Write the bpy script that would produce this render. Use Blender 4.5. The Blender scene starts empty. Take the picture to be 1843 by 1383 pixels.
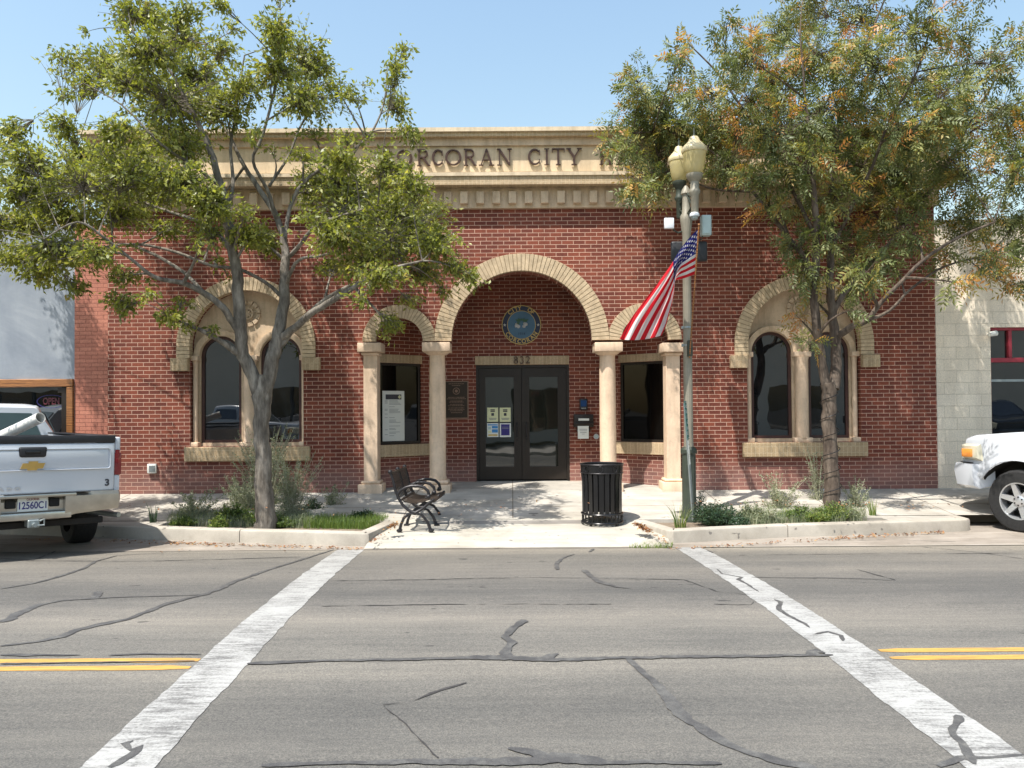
import bpy, bmesh, math, random
import numpy as np
from mathutils import Vector, Matrix
from mathutils.geometry import tessellate_polygon
random.seed(7); rng = np.random.default_rng(7)
PI = math.pi
S = bpy.context.scene
COL = S.collection
# ------------------------------------------------------------------ camera
F = 1385.0; CX = 921.5; PY0 = 716.2; HC = 1.76
ROT = (Matrix.Rotation(math.radians(90.9), 3, 'X') @ Matrix.Rotation(-0.007, 3, 'Z'))
cam = bpy.data.objects.new('camera', bpy.data.cameras.new('camera'))
COL.objects.link(cam); S.camera = cam
cam.matrix_world = Matrix.Translation((0, 0, HC)) @ ROT.to_4x4()
cam.data.sensor_width = 36; cam.data.lens = 36*F/1843.0
cam.data.shift_y = 24.7/1843.0; cam.data.clip_end = 500; cam.data.clip_start = .05
def ray(px, py):
    return ROT @ Vector(((px-CX)/F, -(py-PY0)/F, -1.0))
def at(px, py, Y):                       # the point of the photo's ray that stands Y metres away
    d = ray(px, py); t = Y/d.y
    return Vector((d.x*t, Y, HC+d.z*t))
def ground(px, py, z=0.0):
    d = ray(px, py); zf = z if callable(z) else (lambda y: z)
    zz = 0.0
    for _ in range(12):
        t = (zz-HC)/d.z; zz = zf(d.y*t)
    return Vector((d.x*t, d.y*t, zz))
# ------------------------------------------------------------------ materials
class NT:
    def __init__(s, name):
        s.m = bpy.data.materials.new(name); s.m.use_nodes = True; s.t = s.m.node_tree
        s.t.nodes.clear(); s.out = s.n('ShaderNodeOutputMaterial')
    def n(s, typ, **kw):
        nd = s.t.nodes.new(typ)
        for k, v in kw.items(): setattr(nd, k, v)
        return nd
    def l(s, a, b): s.t.links.new(a, b)
    def setv(s, sock, v):
        if isinstance(v, bpy.types.NodeSocket): s.l(v, sock)
        else:
            if isinstance(v, (tuple, list)) and len(v) == 3 and sock.type == 'RGBA': v = (*v, 1)
            sock.default_value = v
    def math(s, op, a, b=0.0, c=None):
        nd = s.n('ShaderNodeMath', operation=op); s.setv(nd.inputs[0], a); s.setv(nd.inputs[1], b)
        if c is not None: s.setv(nd.inputs[2], c)
        return nd.outputs[0]
    def mix(s, f, a, b, mode='MIX'):
        nd = s.n('ShaderNodeMix', data_type='RGBA', blend_type=mode)
        s.setv(nd.inputs[0], f); s.setv(nd.inputs[6], a); s.setv(nd.inputs[7], b); return nd.outputs[2]
    def noise(s, scale, detail=4, rough=.6, vec=None, dist=0.0):
        nd = s.n('ShaderNodeTexNoise'); nd.inputs['Scale'].default_value = scale; nd.inputs['Detail'].default_value = detail
        nd.inputs['Roughness'].default_value = rough; nd.inputs['Distortion'].default_value = dist
        s.l(vec if vec is not None else s.obj(), nd.inputs['Vector']); return nd.outputs['Fac']
    def obj(s):
        if not hasattr(s, '_tc'): s._tc = s.n('ShaderNodeNewGeometry')
        return s._tc.outputs['Position']
    def uv(s):
        if not hasattr(s, '_uv'): s._uv = s.n('ShaderNodeTexCoord')
        return s._uv.outputs['UV']
    def mapv(s, vec, scale=(1, 1, 1), loc=(0, 0, 0)):
        nd = s.n('ShaderNodeMapping'); nd.inputs['Scale'].default_value = scale; nd.inputs['Location'].default_value = loc
        s.l(vec, nd.inputs['Vector']); return nd.outputs[0]
    def ramp(s, fac, stops):
        nd = s.n('ShaderNodeValToRGB'); s.l(fac, nd.inputs[0]); e = nd.color_ramp.elements
        while len(e) < len(stops): e.new(.5)
        for i, (p, c) in enumerate(stops):
            e[i].position = p; e[i].color = (*c, 1) if len(c) == 3 else c
        return nd.outputs[0]
    def bump(s, h, strength=.3, dist=.01):
        nd = s.n('ShaderNodeBump'); nd.inputs['Strength'].default_value = strength; nd.inputs['Distance'].default_value = dist
        s.l(h, nd.inputs['Height']); return nd.outputs[0]
    def bsdf(s, color, rough=.6, metal=0.0, normal=None, spec=.5, **kw):
        nd = s.n('ShaderNodeBsdfPrincipled')
        s.setv(nd.inputs['Base Color'], color); s.setv(nd.inputs['Roughness'], rough); s.setv(nd.inputs['Metallic'], metal)
        s.setv(nd.inputs['Specular IOR Level'], spec)
        for k, v in kw.items(): s.setv(nd.inputs[k], v)
        if normal is not None: s.l(normal, nd.inputs['Normal'])
        s.l(nd.outputs[0], s.out.inputs[0]); return nd
def sc(c, k): return tuple(min(1, x*k) for x in c)
def plain(name, c, rough=.6, metal=0.0, var=.12, scale=6, bump=0.0, bscale=120, spec=.5, streak=0.0, **kw):
    t = NT(name); f = t.noise(scale, 5)
    col = t.ramp(f, [(.3, sc(c, 1-var)), (.7, sc(c, 1+var))])
    if streak:
        col = t.mix(streak, col, t.ramp(t.noise(1.0, 6, .7, t.mapv(t.obj(), (7, 7, .9))), [(.32, (.55, .52, .48)), (.55, (1, 1, 1)), (.8, (1.12, 1.12, 1.12))]), 'MULTIPLY')
        col = t.mix(streak, col, t.ramp(t.noise(22, 5, .7), [(.25, (.72, .70, .68)), (.5, (1.03, 1.03, 1.03))]), 'MULTIPLY')
    nrm = t.bump(t.noise(bscale, 3), bump, .01) if bump else None
    t.bsdf(col, rough, metal, nrm, spec, **kw); return t.m
def brick_mat(name, c1, c2, mortar, bw=.2032, bh=.0677, ms=.0105, offset=.5, dirt=True, bump=.6):
    t = NT(name); b = t.n('ShaderNodeTexBrick', offset=offset, squash=1.0)
    t.l(t.uv(), b.inputs['Vector']); b.inputs['Scale'].default_value = 1
    b.inputs['Brick Width'].default_value = bw; b.inputs['Row Height'].default_value = bh
    b.inputs['Mortar Size'].default_value = ms/2; b.inputs['Mortar Smooth'].default_value = .15; b.inputs['Bias'].default_value = 0
    t.setv(b.inputs['Color1'], c1); t.setv(b.inputs['Color2'], c2); t.setv(b.inputs['Mortar'], mortar)
    n1 = t.noise(1.3, 5); n2 = t.noise(45, 4)
    col = t.mix(.55, b.outputs['Color'], t.ramp(n2, [(.25, (.55, .55, .55)), (.75, (1.25, 1.22, 1.2))]), 'MULTIPLY')
    col = t.mix(.6, col, t.ramp(n1, [(.3, (.78, .78, .8)), (.7, (1.15, 1.12, 1.1))]), 'MULTIPLY')
    col = t.mix(.45, col, t.ramp(t.noise(1.0, 6, .7, t.mapv(t.obj(), (3.2, 3.2, .6))), [(.3, (.62, .6, .6)), (.55, (1, 1, 1)), (.8, (1.15, 1.12, 1.1))]), 'MULTIPLY')
    if dirt:                             # pale salts rising from the pavement
        sx = t.n('ShaderNodeSeparateXYZ'); t.l(t.obj(), sx.inputs[0])
        h = t.math('SUBTRACT', .95, sx.outputs[2]); h = t.math('MULTIPLY', h, 1.5); h = t.math('MULTIPLY', h, t.noise(2.2, 4))
        nd = t.n('ShaderNodeClamp'); t.l(h, nd.inputs[0]); nd.inputs['Max'].default_value = .28
        col = t.mix(nd.outputs[0], col, (.42, .30, .27))
    inv = t.math('SUBTRACT', 1.0, b.outputs['Fac'])
    hh = t.math('ADD', inv, t.math('MULTIPLY', n2, .25))
    t.bsdf(col, .8, 0, t.bump(hh, bump, .006), .3); return t.m
M = {}
M['brick'] = brick_mat('red_brick', (.250, .069, .040), (.150, .041, .028), (.60, .39, .29), ms=.0100, bw=.198)
M['paint_brick'] = brick_mat('painted_brick', (.56, .235, .16), (.48, .19, .13), (.34, .13, .09), ms=.008, dirt=False, bump=1.0)
M['soldier'] = brick_mat('buff_soldier_brick', (.54, .41, .26), (.46, .345, .21), (.60, .48, .31), bw=.0677, bh=.2, ms=.011, offset=0, dirt=False)
M['header'] = brick_mat('buff_header_brick', (.54, .40, .24), (.45, .33, .19), (.60, .48, .31), bw=.0677, bh=.105, ms=.011, offset=0, dirt=False)
M['block'] = brick_mat('cream_block', (.90, .80, .64), (.86, .76, .60), (.68, .60, .47), bw=.42, bh=.2, ms=.008, dirt=False, bump=.7)
M['voussoir'] = plain('buff_brick', (.56, .43, .275), .8, streak=.4, var=.2, scale=9, bump=.4, bscale=80)
M['buffmortar'] = plain('buff_mortar', (.30, .21, .12), .9, var=.1, bump=.3)
M['stone'] = plain('cast_stone', (.74, .55, .39), .75, streak=.5, var=.12, scale=3, bump=.25, bscale=60)
M['trim'] = plain('painted_stucco_trim', (.62, .47, .32), .8, streak=.65, var=.08, scale=4, bump=.2)
M['cap'] = plain('parapet_stucco', (.68, .55, .38), .8, streak=.6, var=.08, scale=2, bump=.2)
M['frieze'] = plain('frieze_stucco', (.67, .52, .34), .8, streak=.45, var=.06, scale=3, bump=.15)
M['letter'] = plain('bronze_letters', (.075, .04, .03), .45, .6, var=.1)
M['bronze'] = plain('dark_bronze_frame', (.030, .023, .018), .42, .3, var=.1, spec=.4)
M['wframe'] = plain('brown_window_frame', (.060, .022, .016), .45, 0, var=.2)
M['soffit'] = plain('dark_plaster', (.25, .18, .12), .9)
M['room'] = plain('dark_interior', (.012, .012, .012), .9)
def glass(name, c, rough=.015, spec=.9, ior=1.85):
    t = NT(name); nz = t.noise(1.1, 2); t.bsdf(c, rough, 0, t.bump(nz, .12, .02), spec, IOR=ior); return t.m
M['glass'] = glass('dark_window_glass', (.006, .008, .010), .012, .75)
M['glassdark'] = glass('tinted_glass', (.003, .003, .003), .03, .35, 1.4)
M['glassdoor'] = glass('door_glass', (.018, .019, .014), .02, .6)
M['white'] = plain('white_paint', (.78, .80, .83), .3, var=.03, spec=.5)
M['carwhite'] = plain('white_car_paint', (.58, .605, .64), .22, var=.02, scale=2, spec=.5, **{'Coat Weight': .6, 'Coat Roughness': .05})
M['plastic'] = plain('black_plastic', (.018, .018, .02), .5, var=.2)
M['rubber'] = plain('tyre_rubber', (.018, .018, .018), .85, var=.3, scale=30, bump=.3)
M['under'] = plain('dirty_underbody', (.02, .018, .016), .9, var=.3)
M['chrome'] = plain('dull_chrome', (.52, .50, .45), .28, .85, var=.12, scale=8)
M['silver'] = plain('alloy_wheel', (.62, .63, .65), .32, .7, var=.05)
M['tail'] = plain('red_tail_lamp', (.22, .008, .012), .15, var=.2, spec=.8)
M['amber'] = plain('amber_lens', (.75, .27, .05), .15, var=.2, spec=.8)
M['lens'] = plain('yellowed_headlamp', (.62, .58, .44), .12, var=.15, spec=.8)
M['gold'] = plain('gold_emblem', (.62, .40, .12), .35, .6, var=.1)
M['black'] = plain('black_powder_coat', (.008, .008, .009), .24, .0, var=.2, spec=.55)
M['iron'] = plain('black_cast_iron', (.028, .026, .028), .38, .4, var=.3, scale=20, bump=.2)
M['slat'] = plain('worn_bench_strip', (.055, .04, .03), .5, .2, var=.35, scale=25)
M['pole'] = plain('olive_lamp_post', (.26, .235, .18), .5, .1, var=.12, scale=5, bump=.1)
M['poledark'] = plain('dark_green_post', (.045, .055, .040), .5, .1, var=.2)
M['galv'] = plain('galvanised_steel', (.34, .38, .38), .4, .6, var=.15)
M['greybox'] = plain('grey_green_box', (.42, .52, .50), .5, 0, var=.05)
M['signgreen'] = plain('sign_green', (.02, .17, .14), .5)
M['pvc'] = plain('pvc_pipe', (.78, .76, .70), .4, var=.04)
M['wood'] = None
M['stucco'] = None
M['redframe'] = plain('red_painted_frame', (.30, .025, .04), .45, var=.12)
M['navy'] = plain('seal_navy', (.012, .018, .05), .5)
M['sealblue'] = plain('seal_blue', (.06, .14, .22), .5)
M['sealgold'] = plain('seal_gold', (.55, .38, .12), .5)
M['sealgreen'] = plain('seal_green', (.05, .12, .06), .6)
M['paper'] = plain('paper', (.72, .72, .66), .7, var=.03)
M['paperyellow'] = plain('pale_yellow_paper', (.66, .65, .38), .7, var=.03)
M['ink'] = plain('printed_ink', (.05, .05, .06), .7)
M['inkgrey'] = plain('grey_print', (.25, .25, .24), .7)
M['blue'] = plain('blue_print', (.04, .22, .50), .6)
M['indigo'] = plain('indigo_print', (.03, .02, .16), .6)
M['bronzeplaque'] = plain('plaque_bronze', (.05, .035, .025), .4, .6)
M['plaquerim'] = plain('plaque_rim', (.26, .16, .11), .4, .5)
M['red'] = plain('red_cloth', (.66, .012, .025), .8, var=.06)
M['whitecloth'] = plain('white_cloth', (.82, .80, .78), .8, var=.03)
M['bluecloth'] = plain('blue_cloth', (.018, .020, .16), .8, var=.06)
M['beige'] = plain('beige_stucco', (.62, .58, .50), .9, var=.05, scale=1)
for k in ('red', 'whitecloth', 'bluecloth'):    # cloth lets some light through
    t = M[k].node_tree; p = [n for n in t.nodes if n.type == 'BSDF_PRINCIPLED'][0]; o = [n for n in t.nodes if n.type == 'OUTPUT_MATERIAL'][0]
    tr = t.nodes.new('ShaderNodeBsdfTranslucent'); mx = t.nodes.new('ShaderNodeMixShader'); mx.inputs[0].default_value = .5
    t.links.new(p.inputs['Base Color'].links[0].from_socket, tr.inputs[0]); t.links.new(p.outputs[0], mx.inputs[1]); t.links.new(tr.outputs[0], mx.inputs[2]); t.links.new(mx.outputs[0], o.inputs[0])
# ------------------------------------------------------------------ mesh builder
class MB:
    def __init__(s): s.v = []; s.f = []; s.mi = []; s.k = 0; s.X = None
    def add(s, vs, fs):
        o = len(s.v)
        s.v += [tuple(s.X @ Vector(p)) if s.X is not None else tuple(p) for p in vs]
        for f in fs: s.f.append([o+i for i in f]); s.mi.append(s.k)
    def box(s, x0, x1, y0, y1, z0, z1):
        s.add([(x0,y0,z0),(x1,y0,z0),(x1,y1,z0),(x0,y1,z0),(x0,y0,z1),(x1,y0,z1),(x1,y1,z1),(x0,y1,z1)],
              [(0,3,2,1),(4,5,6,7),(0,1,5,4),(1,2,6,5),(2,3,7,6),(3,0,4,7)])
    def rbox(s, x0, x1, y0, y1, z0, z1, r=.01, seg=2, tx=0.0, ty=0.0):   # bevelled, optionally tapering to its top
        bm = bmesh.new(); bmesh.ops.create_cube(bm, size=1)
        for v in bm.verts:
            top = v.co.z > 0
            v.co.x = (x0+x1)/2 + v.co.x*(x1-x0-(2*tx if top else 0)); v.co.y = (y0+y1)/2 + v.co.y*(y1-y0-(2*ty if top else 0))
            v.co.z = z1 if top else z0
        bmesh.ops.bevel(bm, geom=bm.edges[:], offset=r, segments=seg, affect='EDGES', profile=.5)
        s.bm(bm)
    def bm(s, bm):
        bm.verts.index_update(); s.add([v.co.copy() for v in bm.verts], [[v.index for v in f.verts] for f in bm.faces]); bm.free()
    def tube(s, pts, rad, seg=8, cap=True):
        pts = [Vector(p) for p in pts]; n = len(pts)
        if not hasattr(rad, '__len__'): rad = [rad]*n
        vs = []; prev = None
        for i, p in enumerate(pts):
            d = (pts[min(i+1, n-1)] - pts[max(i-1, 0)])
            if d.length < 1e-9: d = Vector((0, 0, 1))
            d.normalize()
            if prev is None:
                a = d.orthogonal().normalized()
            else:
                a = prev - d*prev.dot(d)
                a = a.normalized() if a.length > 1e-6 else d.orthogonal().normalized()
            prev = a; b = d.cross(a)
            for j in range(seg):
                t = 2*PI*j/seg; vs.append(p + (a*math.cos(t)+b*math.sin(t))*rad[i])
        fs = [(i*seg+j, i*seg+(j+1) % seg, (i+1)*seg+(j+1) % seg, (i+1)*seg+j) for i in range(n-1) for j in range(seg)]
        if cap: fs += [tuple(range(seg))[::-1], tuple((n-1)*seg+j for j in range(seg))]
        s.add(vs, fs)
    def lathe(s, prof, c=(0, 0, 0), seg=24, flute=0.0, nf=0):
        vs = []; n = len(prof)
        for r, z in prof:
            for j in range(seg):
                t = 2*PI*j/seg; rr = r*(1+(flute*math.cos(nf*t) if nf else 0)); vs.append((c[0]+rr*math.cos(t), c[1]+rr*math.sin(t), c[2]+z))
        fs = [(i*seg+j, i*seg+(j+1) % seg, (i+1)*seg+(j+1) % seg, (i+1)*seg+j) for i in range(n-1) for j in range(seg)]
        fs += [tuple(range(seg))[::-1], tuple((n-1)*seg+j for j in range(seg))]
        s.add(vs, fs)
    def plate(s, outer, holes, y0, y1):   # outline in XZ given thickness along Y (y0 is the front)
        loops = [outer]+list(holes); flat = [p for l in loops for p in l]
        tr = tessellate_polygon([[Vector((x, z, 0)) for x, z in l] for l in loops]); n = len(flat)
        vs = [(x, y0, z) for x, z in flat]+[(x, y1, z) for x, z in flat]; fs = []
        for a, b, c in tr:
            A, B, C = flat[a], flat[b], flat[c]
            area = (B[0]-A[0])*(C[1]-A[1])-(B[1]-A[1])*(C[0]-A[0])
            if abs(area) < 1e-12: continue
            if area < 0: b, c = c, b
            fs.append((a, b, c)); fs.append((n+a, n+c, n+b))
        o = 0
        for l in loops:
            m = len(l)
            for i in range(m): a, b = o+i, o+(i+1) % m; fs.append((a, b, n+b, n+a))
            o += m
        s.add(vs, fs)
    def loft(s, rings, cap=True):
        m = len(rings[0]); vs = [p for r in rings for p in r]
        fs = [(i*m+j, i*m+(j+1) % m, (i+1)*m+(j+1) % m, (i+1)*m+j) for i in range(len(rings)-1) for j in range(m)]
        if cap: fs += [tuple(range(m))[::-1], tuple((len(rings)-1)*m+j for j in range(m))]
        s.add(vs, fs)
    def build(s, name, mats, parent=None, smooth=35, fix=True, weld=False):
        me = bpy.data.meshes.new(name); me.from_pydata(s.v, [], s.f)
        if not isinstance(mats, (list, tuple)): mats = [mats]
        for m in mats: me.materials.append(M[m] if isinstance(m, str) else m)
        me.polygons.foreach_set('material_index', s.mi)
        if fix or weld:
            bm = bmesh.new(); bm.from_mesh(me)
            if weld: bmesh.ops.remove_doubles(bm, verts=bm.verts[:], dist=1e-5)
            if fix: bmesh.ops.recalc_face_normals(bm, faces=bm.faces[:])
            bm.to_mesh(me); bm.free()
        uvs(me)
        if smooth: me.shade_smooth(); me.set_sharp_from_angle(angle=math.radians(smooth))
        o = bpy.data.objects.new(name, me); COL.objects.link(o)
        if parent is not None: o.parent = parent
        return o
def uvs(me):                             # metre-scaled box mapping: u runs along the face, v up
    uv = me.uv_layers.new(name='metre'); d = np.zeros((len(me.loops), 2), dtype=np.float32)
    co = np.zeros(len(me.vertices)*3, dtype=np.float32); me.vertices.foreach_get('co', co); co = co.reshape(-1, 3)
    nr = np.zeros(len(me.polygons)*3, dtype=np.float32); me.polygons.foreach_get('normal', nr); nr = nr.reshape(-1, 3)
    lv = np.zeros(len(me.loops), dtype=np.int32); me.loops.foreach_get('vertex_index', lv)
    lt = np.zeros(len(me.polygons), dtype=np.int32); me.polygons.foreach_get('loop_total', lt)
    n = np.repeat(nr, lt, axis=0); p = co[lv]
    h = np.hypot(n[:, 0], n[:, 1]); flat = h < .35; hh = np.where(h < 1e-6, 1, h)
    tx, ty = -n[:, 1]/hh, n[:, 0]/hh
    d[:, 0] = np.where(flat, p[:, 0], p[:, 0]*tx+p[:, 1]*ty); d[:, 1] = np.where(flat, p[:, 1], p[:, 2])
    uv.data.foreach_set('uv', d.ravel())
def tag(o, label=None, cat=None, group=None, kind=None):
    if label: o['label'] = label
    if cat: o['category'] = cat
    if group: o['group'] = group
    if kind: o['kind'] = kind
    return o
def thing(name, loc, label, cat, rz=0, group=None):
    o = bpy.data.objects.new(name, None); o.empty_display_size = .2; COL.objects.link(o); o.location = loc; o.rotation_euler = (0, 0, rz)
    return tag(o, label, cat, group)
def local(b, root):                      # geometry given in world metres -> the coordinates of its thing
    bpy.context.view_layer.update(); inv = root.matrix_world.inverted(); b.v = [tuple(inv @ Vector(p)) for p in b.v]; return b
def copy_tree(o, parent=None):
    c = o.copy(); COL.objects.link(c)
    if parent is not None: c.parent = parent
    for ch in list(o.children): copy_tree(ch, c)
    return c
def text_verts(txt, size, depth=.004, bold=0.0):
    cu = bpy.data.curves.new('t', 'FONT'); cu.body = txt; cu.size = size; cu.extrude = depth; cu.align_x = 'CENTER'; cu.align_y = 'CENTER'; cu.offset = bold
    o = bpy.data.objects.new('t', cu); COL.objects.link(o); bpy.context.view_layer.update()
    me = bpy.data.meshes.new_from_object(o.evaluated_get(bpy.context.evaluated_depsgraph_get()))
    vs = [v.co.copy() for v in me.vertices]; fs = [list(p.vertices) for p in me.polygons]
    bpy.data.objects.remove(o); bpy.data.curves.remove(cu); bpy.data.meshes.remove(me); return vs, fs
def add_text(b, txt, size, mat4, depth=.004, bold=0.0, sx=1.0, fitw=None):
    vs, fs = text_verts(txt, size, depth, bold)
    if fitw:
        w = max(v.x for v in vs)-min(v.x for v in vs); sx = fitw/w
    b.add([mat4 @ Vector((v.x*sx, v.y, v.z)) for v in vs], fs)
FACE = Matrix.Rotation(PI/2, 4, 'X')     # text plane standing up, facing -Y
# ------------------------------------------------------------------ serif letters made of strokes
def arc(cx, cy, rx, ry, a0, a1, n=14):
    return [(cx+rx*math.cos(math.radians(a0+(a1-a0)*i/n)), cy+ry*math.sin(math.radians(a0+(a1-a0)*i/n))) for i in range(n+1)]
K, N_, SF = .112, .058, .045
GL = {
 'C': [(arc(.5, .5, .42, .44, 42, 318), [N_]+[N_+.065*math.sin(PI*i/14) for i in range(1, 14)]+[N_]), ([(.83, .62), (.83, .90)], SF), ([(.83, .10), (.83, .36)], SF)],
 'O': [(arc(.5, .5, .42, .44, 90, 450, 28), [N_+.065*abs(math.sin(2*PI*i/28)) for i in range(29)])],
 'R': [([(.2, .02), (.2, .98)], K), ([(.05, .025), (.36, .025)], SF), ([(.05, .975), (.3, .975)], SF), ([(.2, .95)]+arc(.5, .73, .27, .22, 90, -90)+[(.2, .51)], N_+.02), ([(.48, .5), (.86, .03)], K), ([(.76, .025), (1.0, .025)], SF)],
 'A': [([(.5, .99), (.17, .02)], N_), ([(.5, .99), (.83, .02)], K), ([(.28, .34), (.73, .34)], SF), ([(.03, .025), (.31, .025)], SF), ([(.66, .025), (.99, .025)], SF)],
 'N': [([(.17, .02), (.17, .98)], N_), ([(.17, .96), (.83, .03)], K), ([(.83, .02), (.83, .98)], N_), ([(.03, .025), (.31, .025)], SF), ([(.01, .975), (.25, .975)], SF), ([(.69, .975), (.97, .975)], SF)],
 'I': [([(.5, .02), (.5, .98)], K*2.2), ([(.12, .025), (.88, .025)], SF), ([(.12, .975), (.88, .975)], SF)],
 'T': [([(.5, .02), (.5, .97)], K), ([(.05, .965), (.95, .965)], N_), ([(.33, .025), (.67, .025)], SF), ([(.07, .78), (.07, .97)], SF), ([(.93, .78), (.93, .97)], SF)],
 'Y': [([(.5, .02), (.5, .5)], K), ([(.5, .46), (.14, .97)], K), ([(.5, .46), (.86, .97)], N_), ([(.33, .025), (.67, .025)], SF), ([(.0, .975), (.3, .975)], SF), ([(.7, .975), (.99, .975)], SF)],
 'H': [([(.2, .02), (.2, .98)], K), ([(.8, .02), (.8, .98)], K), ([(.2, .52), (.8, .52)], SF), ([(.06, .025), (.34, .025)], SF), ([(.66, .025), (.94, .025)], SF), ([(.06, .975), (.34, .975)], SF), ([(.66, .975), (.94, .975)], SF)],
 'L': [([(.25, .02), (.25, .98)], K), ([(.08, .025), (.9, .025)], SF), ([(.1, .975), (.4, .975)], SF), ([(.88, .02), (.88, .24)], SF)],
 '8': [(arc(.5, .74, .29, .22, 90, 450, 20), [N_+.05*abs(math.sin(2*PI*i/20)) for i in range(21)]), (arc(.5, .27, .36, .25, 90, 450, 20), [N_+.06*abs(math.sin(2*PI*i/20)) for i in range(21)])],
 '3': [(arc(.45, .75, .32, .22, 150, -80), [N_+.06*math.sin(PI*i/14) for i in range(15)]), (arc(.45, .27, .38, .25, 80, -160), [N_+.07*math.sin(PI*i/14) for i in range(15)])],
 '2': [(arc(.48, .72, .34, .25, 160, -20), [N_+.06*math.sin(PI*i/14) for i in range(15)]), ([(.81, .66), (.62, .36), (.12, .04)], N_), ([(.1, .06), (.86, .06)], K*.9), ([(.86, .05), (.9, .2)], SF)],
}
def glyph(b, ch, x0, x1, z0, z1, y, d=.03):
    w, h = x1-x0, z1-z0
    for k, (pts, wd) in enumerate(GL[ch]):
        P = [Vector((x0+p[0]*w, z0+p[1]*h)) for p in pts]; n = len(P)
        W = wd if hasattr(wd, '__len__') else [wd]*n
        L = []; R = []
        for i, p in enumerate(P):
            t = (P[min(i+1, n-1)]-P[max(i-1, 0)]).normalized(); nn = Vector((-t.y, t.x))*W[i]*h*.5*(1 if ch != 'I' else .45)
            L.append(p+nn); R.append(p-nn)
        yf = y-d-k*.0006; vs = []
        for i in range(n): vs += [(L[i].x, yf, L[i].y), (R[i].x, yf, R[i].y), (R[i].x, y, R[i].y), (L[i].x, y, L[i].y)]
        fs = []
        for i in range(n-1):
            a = i*4; c = a+4; fs += [(a, a+1, c+1, c), (a+1, a+2, c+2, c+1), (a+2, a+3, c+3, c+2), (a+3, a, c, c+3)]
        fs += [(0, 3, 2, 1), (n*4-4, n*4-3, n*4-2, n*4-1)]
        b.add(vs, fs)
# ------------------------------------------------------------------ ground heights
CROWN = 4.87
def zroad(y):
    t = (y-CROWN)/4.88
    return .15*max(0.0, 1-t*t)
ZF = .373                                # pavement at the facade
YF = 13.07                               # facade plane
YD = 14.3                                # door wall plane
def zwalk(y):                            # the strip of pavement before the building
    if y <= 11.3: return .170
    return .170+(min(y, 14.4)-11.3)/(13.07-11.3)*(ZF-.170) if y < 13.07 else ZF+(min(y, 14.4)-13.07)*.045
def zpath(y):                            # the ramped crossing between the two planting beds
    pts = [(9.0, 0), (9.8, .004), (10.25, .085), (11.02, .112), (11.12, .155), (11.3, .170)]
    for (a, za), (b, zb) in zip(pts, pts[1:]):
        if y <= b: return za+(max(y, a)-a)/(b-a)*(zb-za)
    return zwalk(y)
def asphalt():
    t = NT('worn_asphalt'); g = t.obj()
    fine = t.noise(105, 4, .85); mid = t.noise(34, 4); big = t.noise(.55, 4)
    lane = t.noise(1.0, 3, .55, t.mapv(g, (.05, .8, 1)))
    streak = t.noise(1.0, 5, .7, t.mapv(g, (1.2, 14, 1)))
    c = t.ramp(lane, [(.34, (.106, .105, .100)), (.5, (.145, .140, .129)), (.66, (.20, .188, .167))])
    sx = t.n('ShaderNodeSeparateXYZ'); t.l(g, sx.inputs[0]); yy = t.math('MULTIPLY', t.math('ADD', sx.outputs[1], t.math('MULTIPLY', t.noise(.8, 3), .9)), .1)
    wear = t.ramp(yy, [(.0, (.9, .9, .9)), (.40, (.84, .85, .85)), (.46, (.90, .90, .89)), (.54, (1.22, 1.20, 1.15)), (.60, (1.10, 1.09, 1.06)), (.70, (.98, .97, .96)), (.79, (.82, .82, .82)), (.88, (.95, .94, .92)), (1.0, (1.22, 1.18, 1.10))])   # wheel paths and the lighter crown
    c = t.mix(1.0, c, wear, 'MULTIPLY')
    c = t.mix(.9, c, t.ramp(fine, [(.30, (.42, .42, .43)), (.5, (1, 1, 1)), (.70, (1.75, 1.72, 1.62))]), 'MULTIPLY')
    c = t.mix(.6, c, t.ramp(mid, [(.3, (.78, .78, .8)), (.7, (1.2, 1.18, 1.15))]), 'MULTIPLY')
    c = t.mix(.5, c, t.ramp(big, [(.3, (.75, .76, .78)), (.7, (1.2, 1.18, 1.15))]), 'MULTIPLY')
    c = t.mix(.5, c, t.ramp(streak, [(.25, (.66, .66, .67)), (.6, (1.12, 1.1, 1.08))]), 'MULTIPLY')
    spot = t.noise(5.5, 2, .5, t.mapv(g, (.8, 1.6, 1)))      # chewing gum and oil drops
    c = t.mix(t.ramp(spot, [(.735, (0, 0, 0)), (.755, (.8, .8, .8))]), c, (.045, .043, .042))
    t.bsdf(c, .88, 0, t.bump(t.math('ADD', fine, t.math('MULTIPLY', mid, .5)), .55, .012), .3); return t.m
M['asphalt'] = asphalt()
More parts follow.
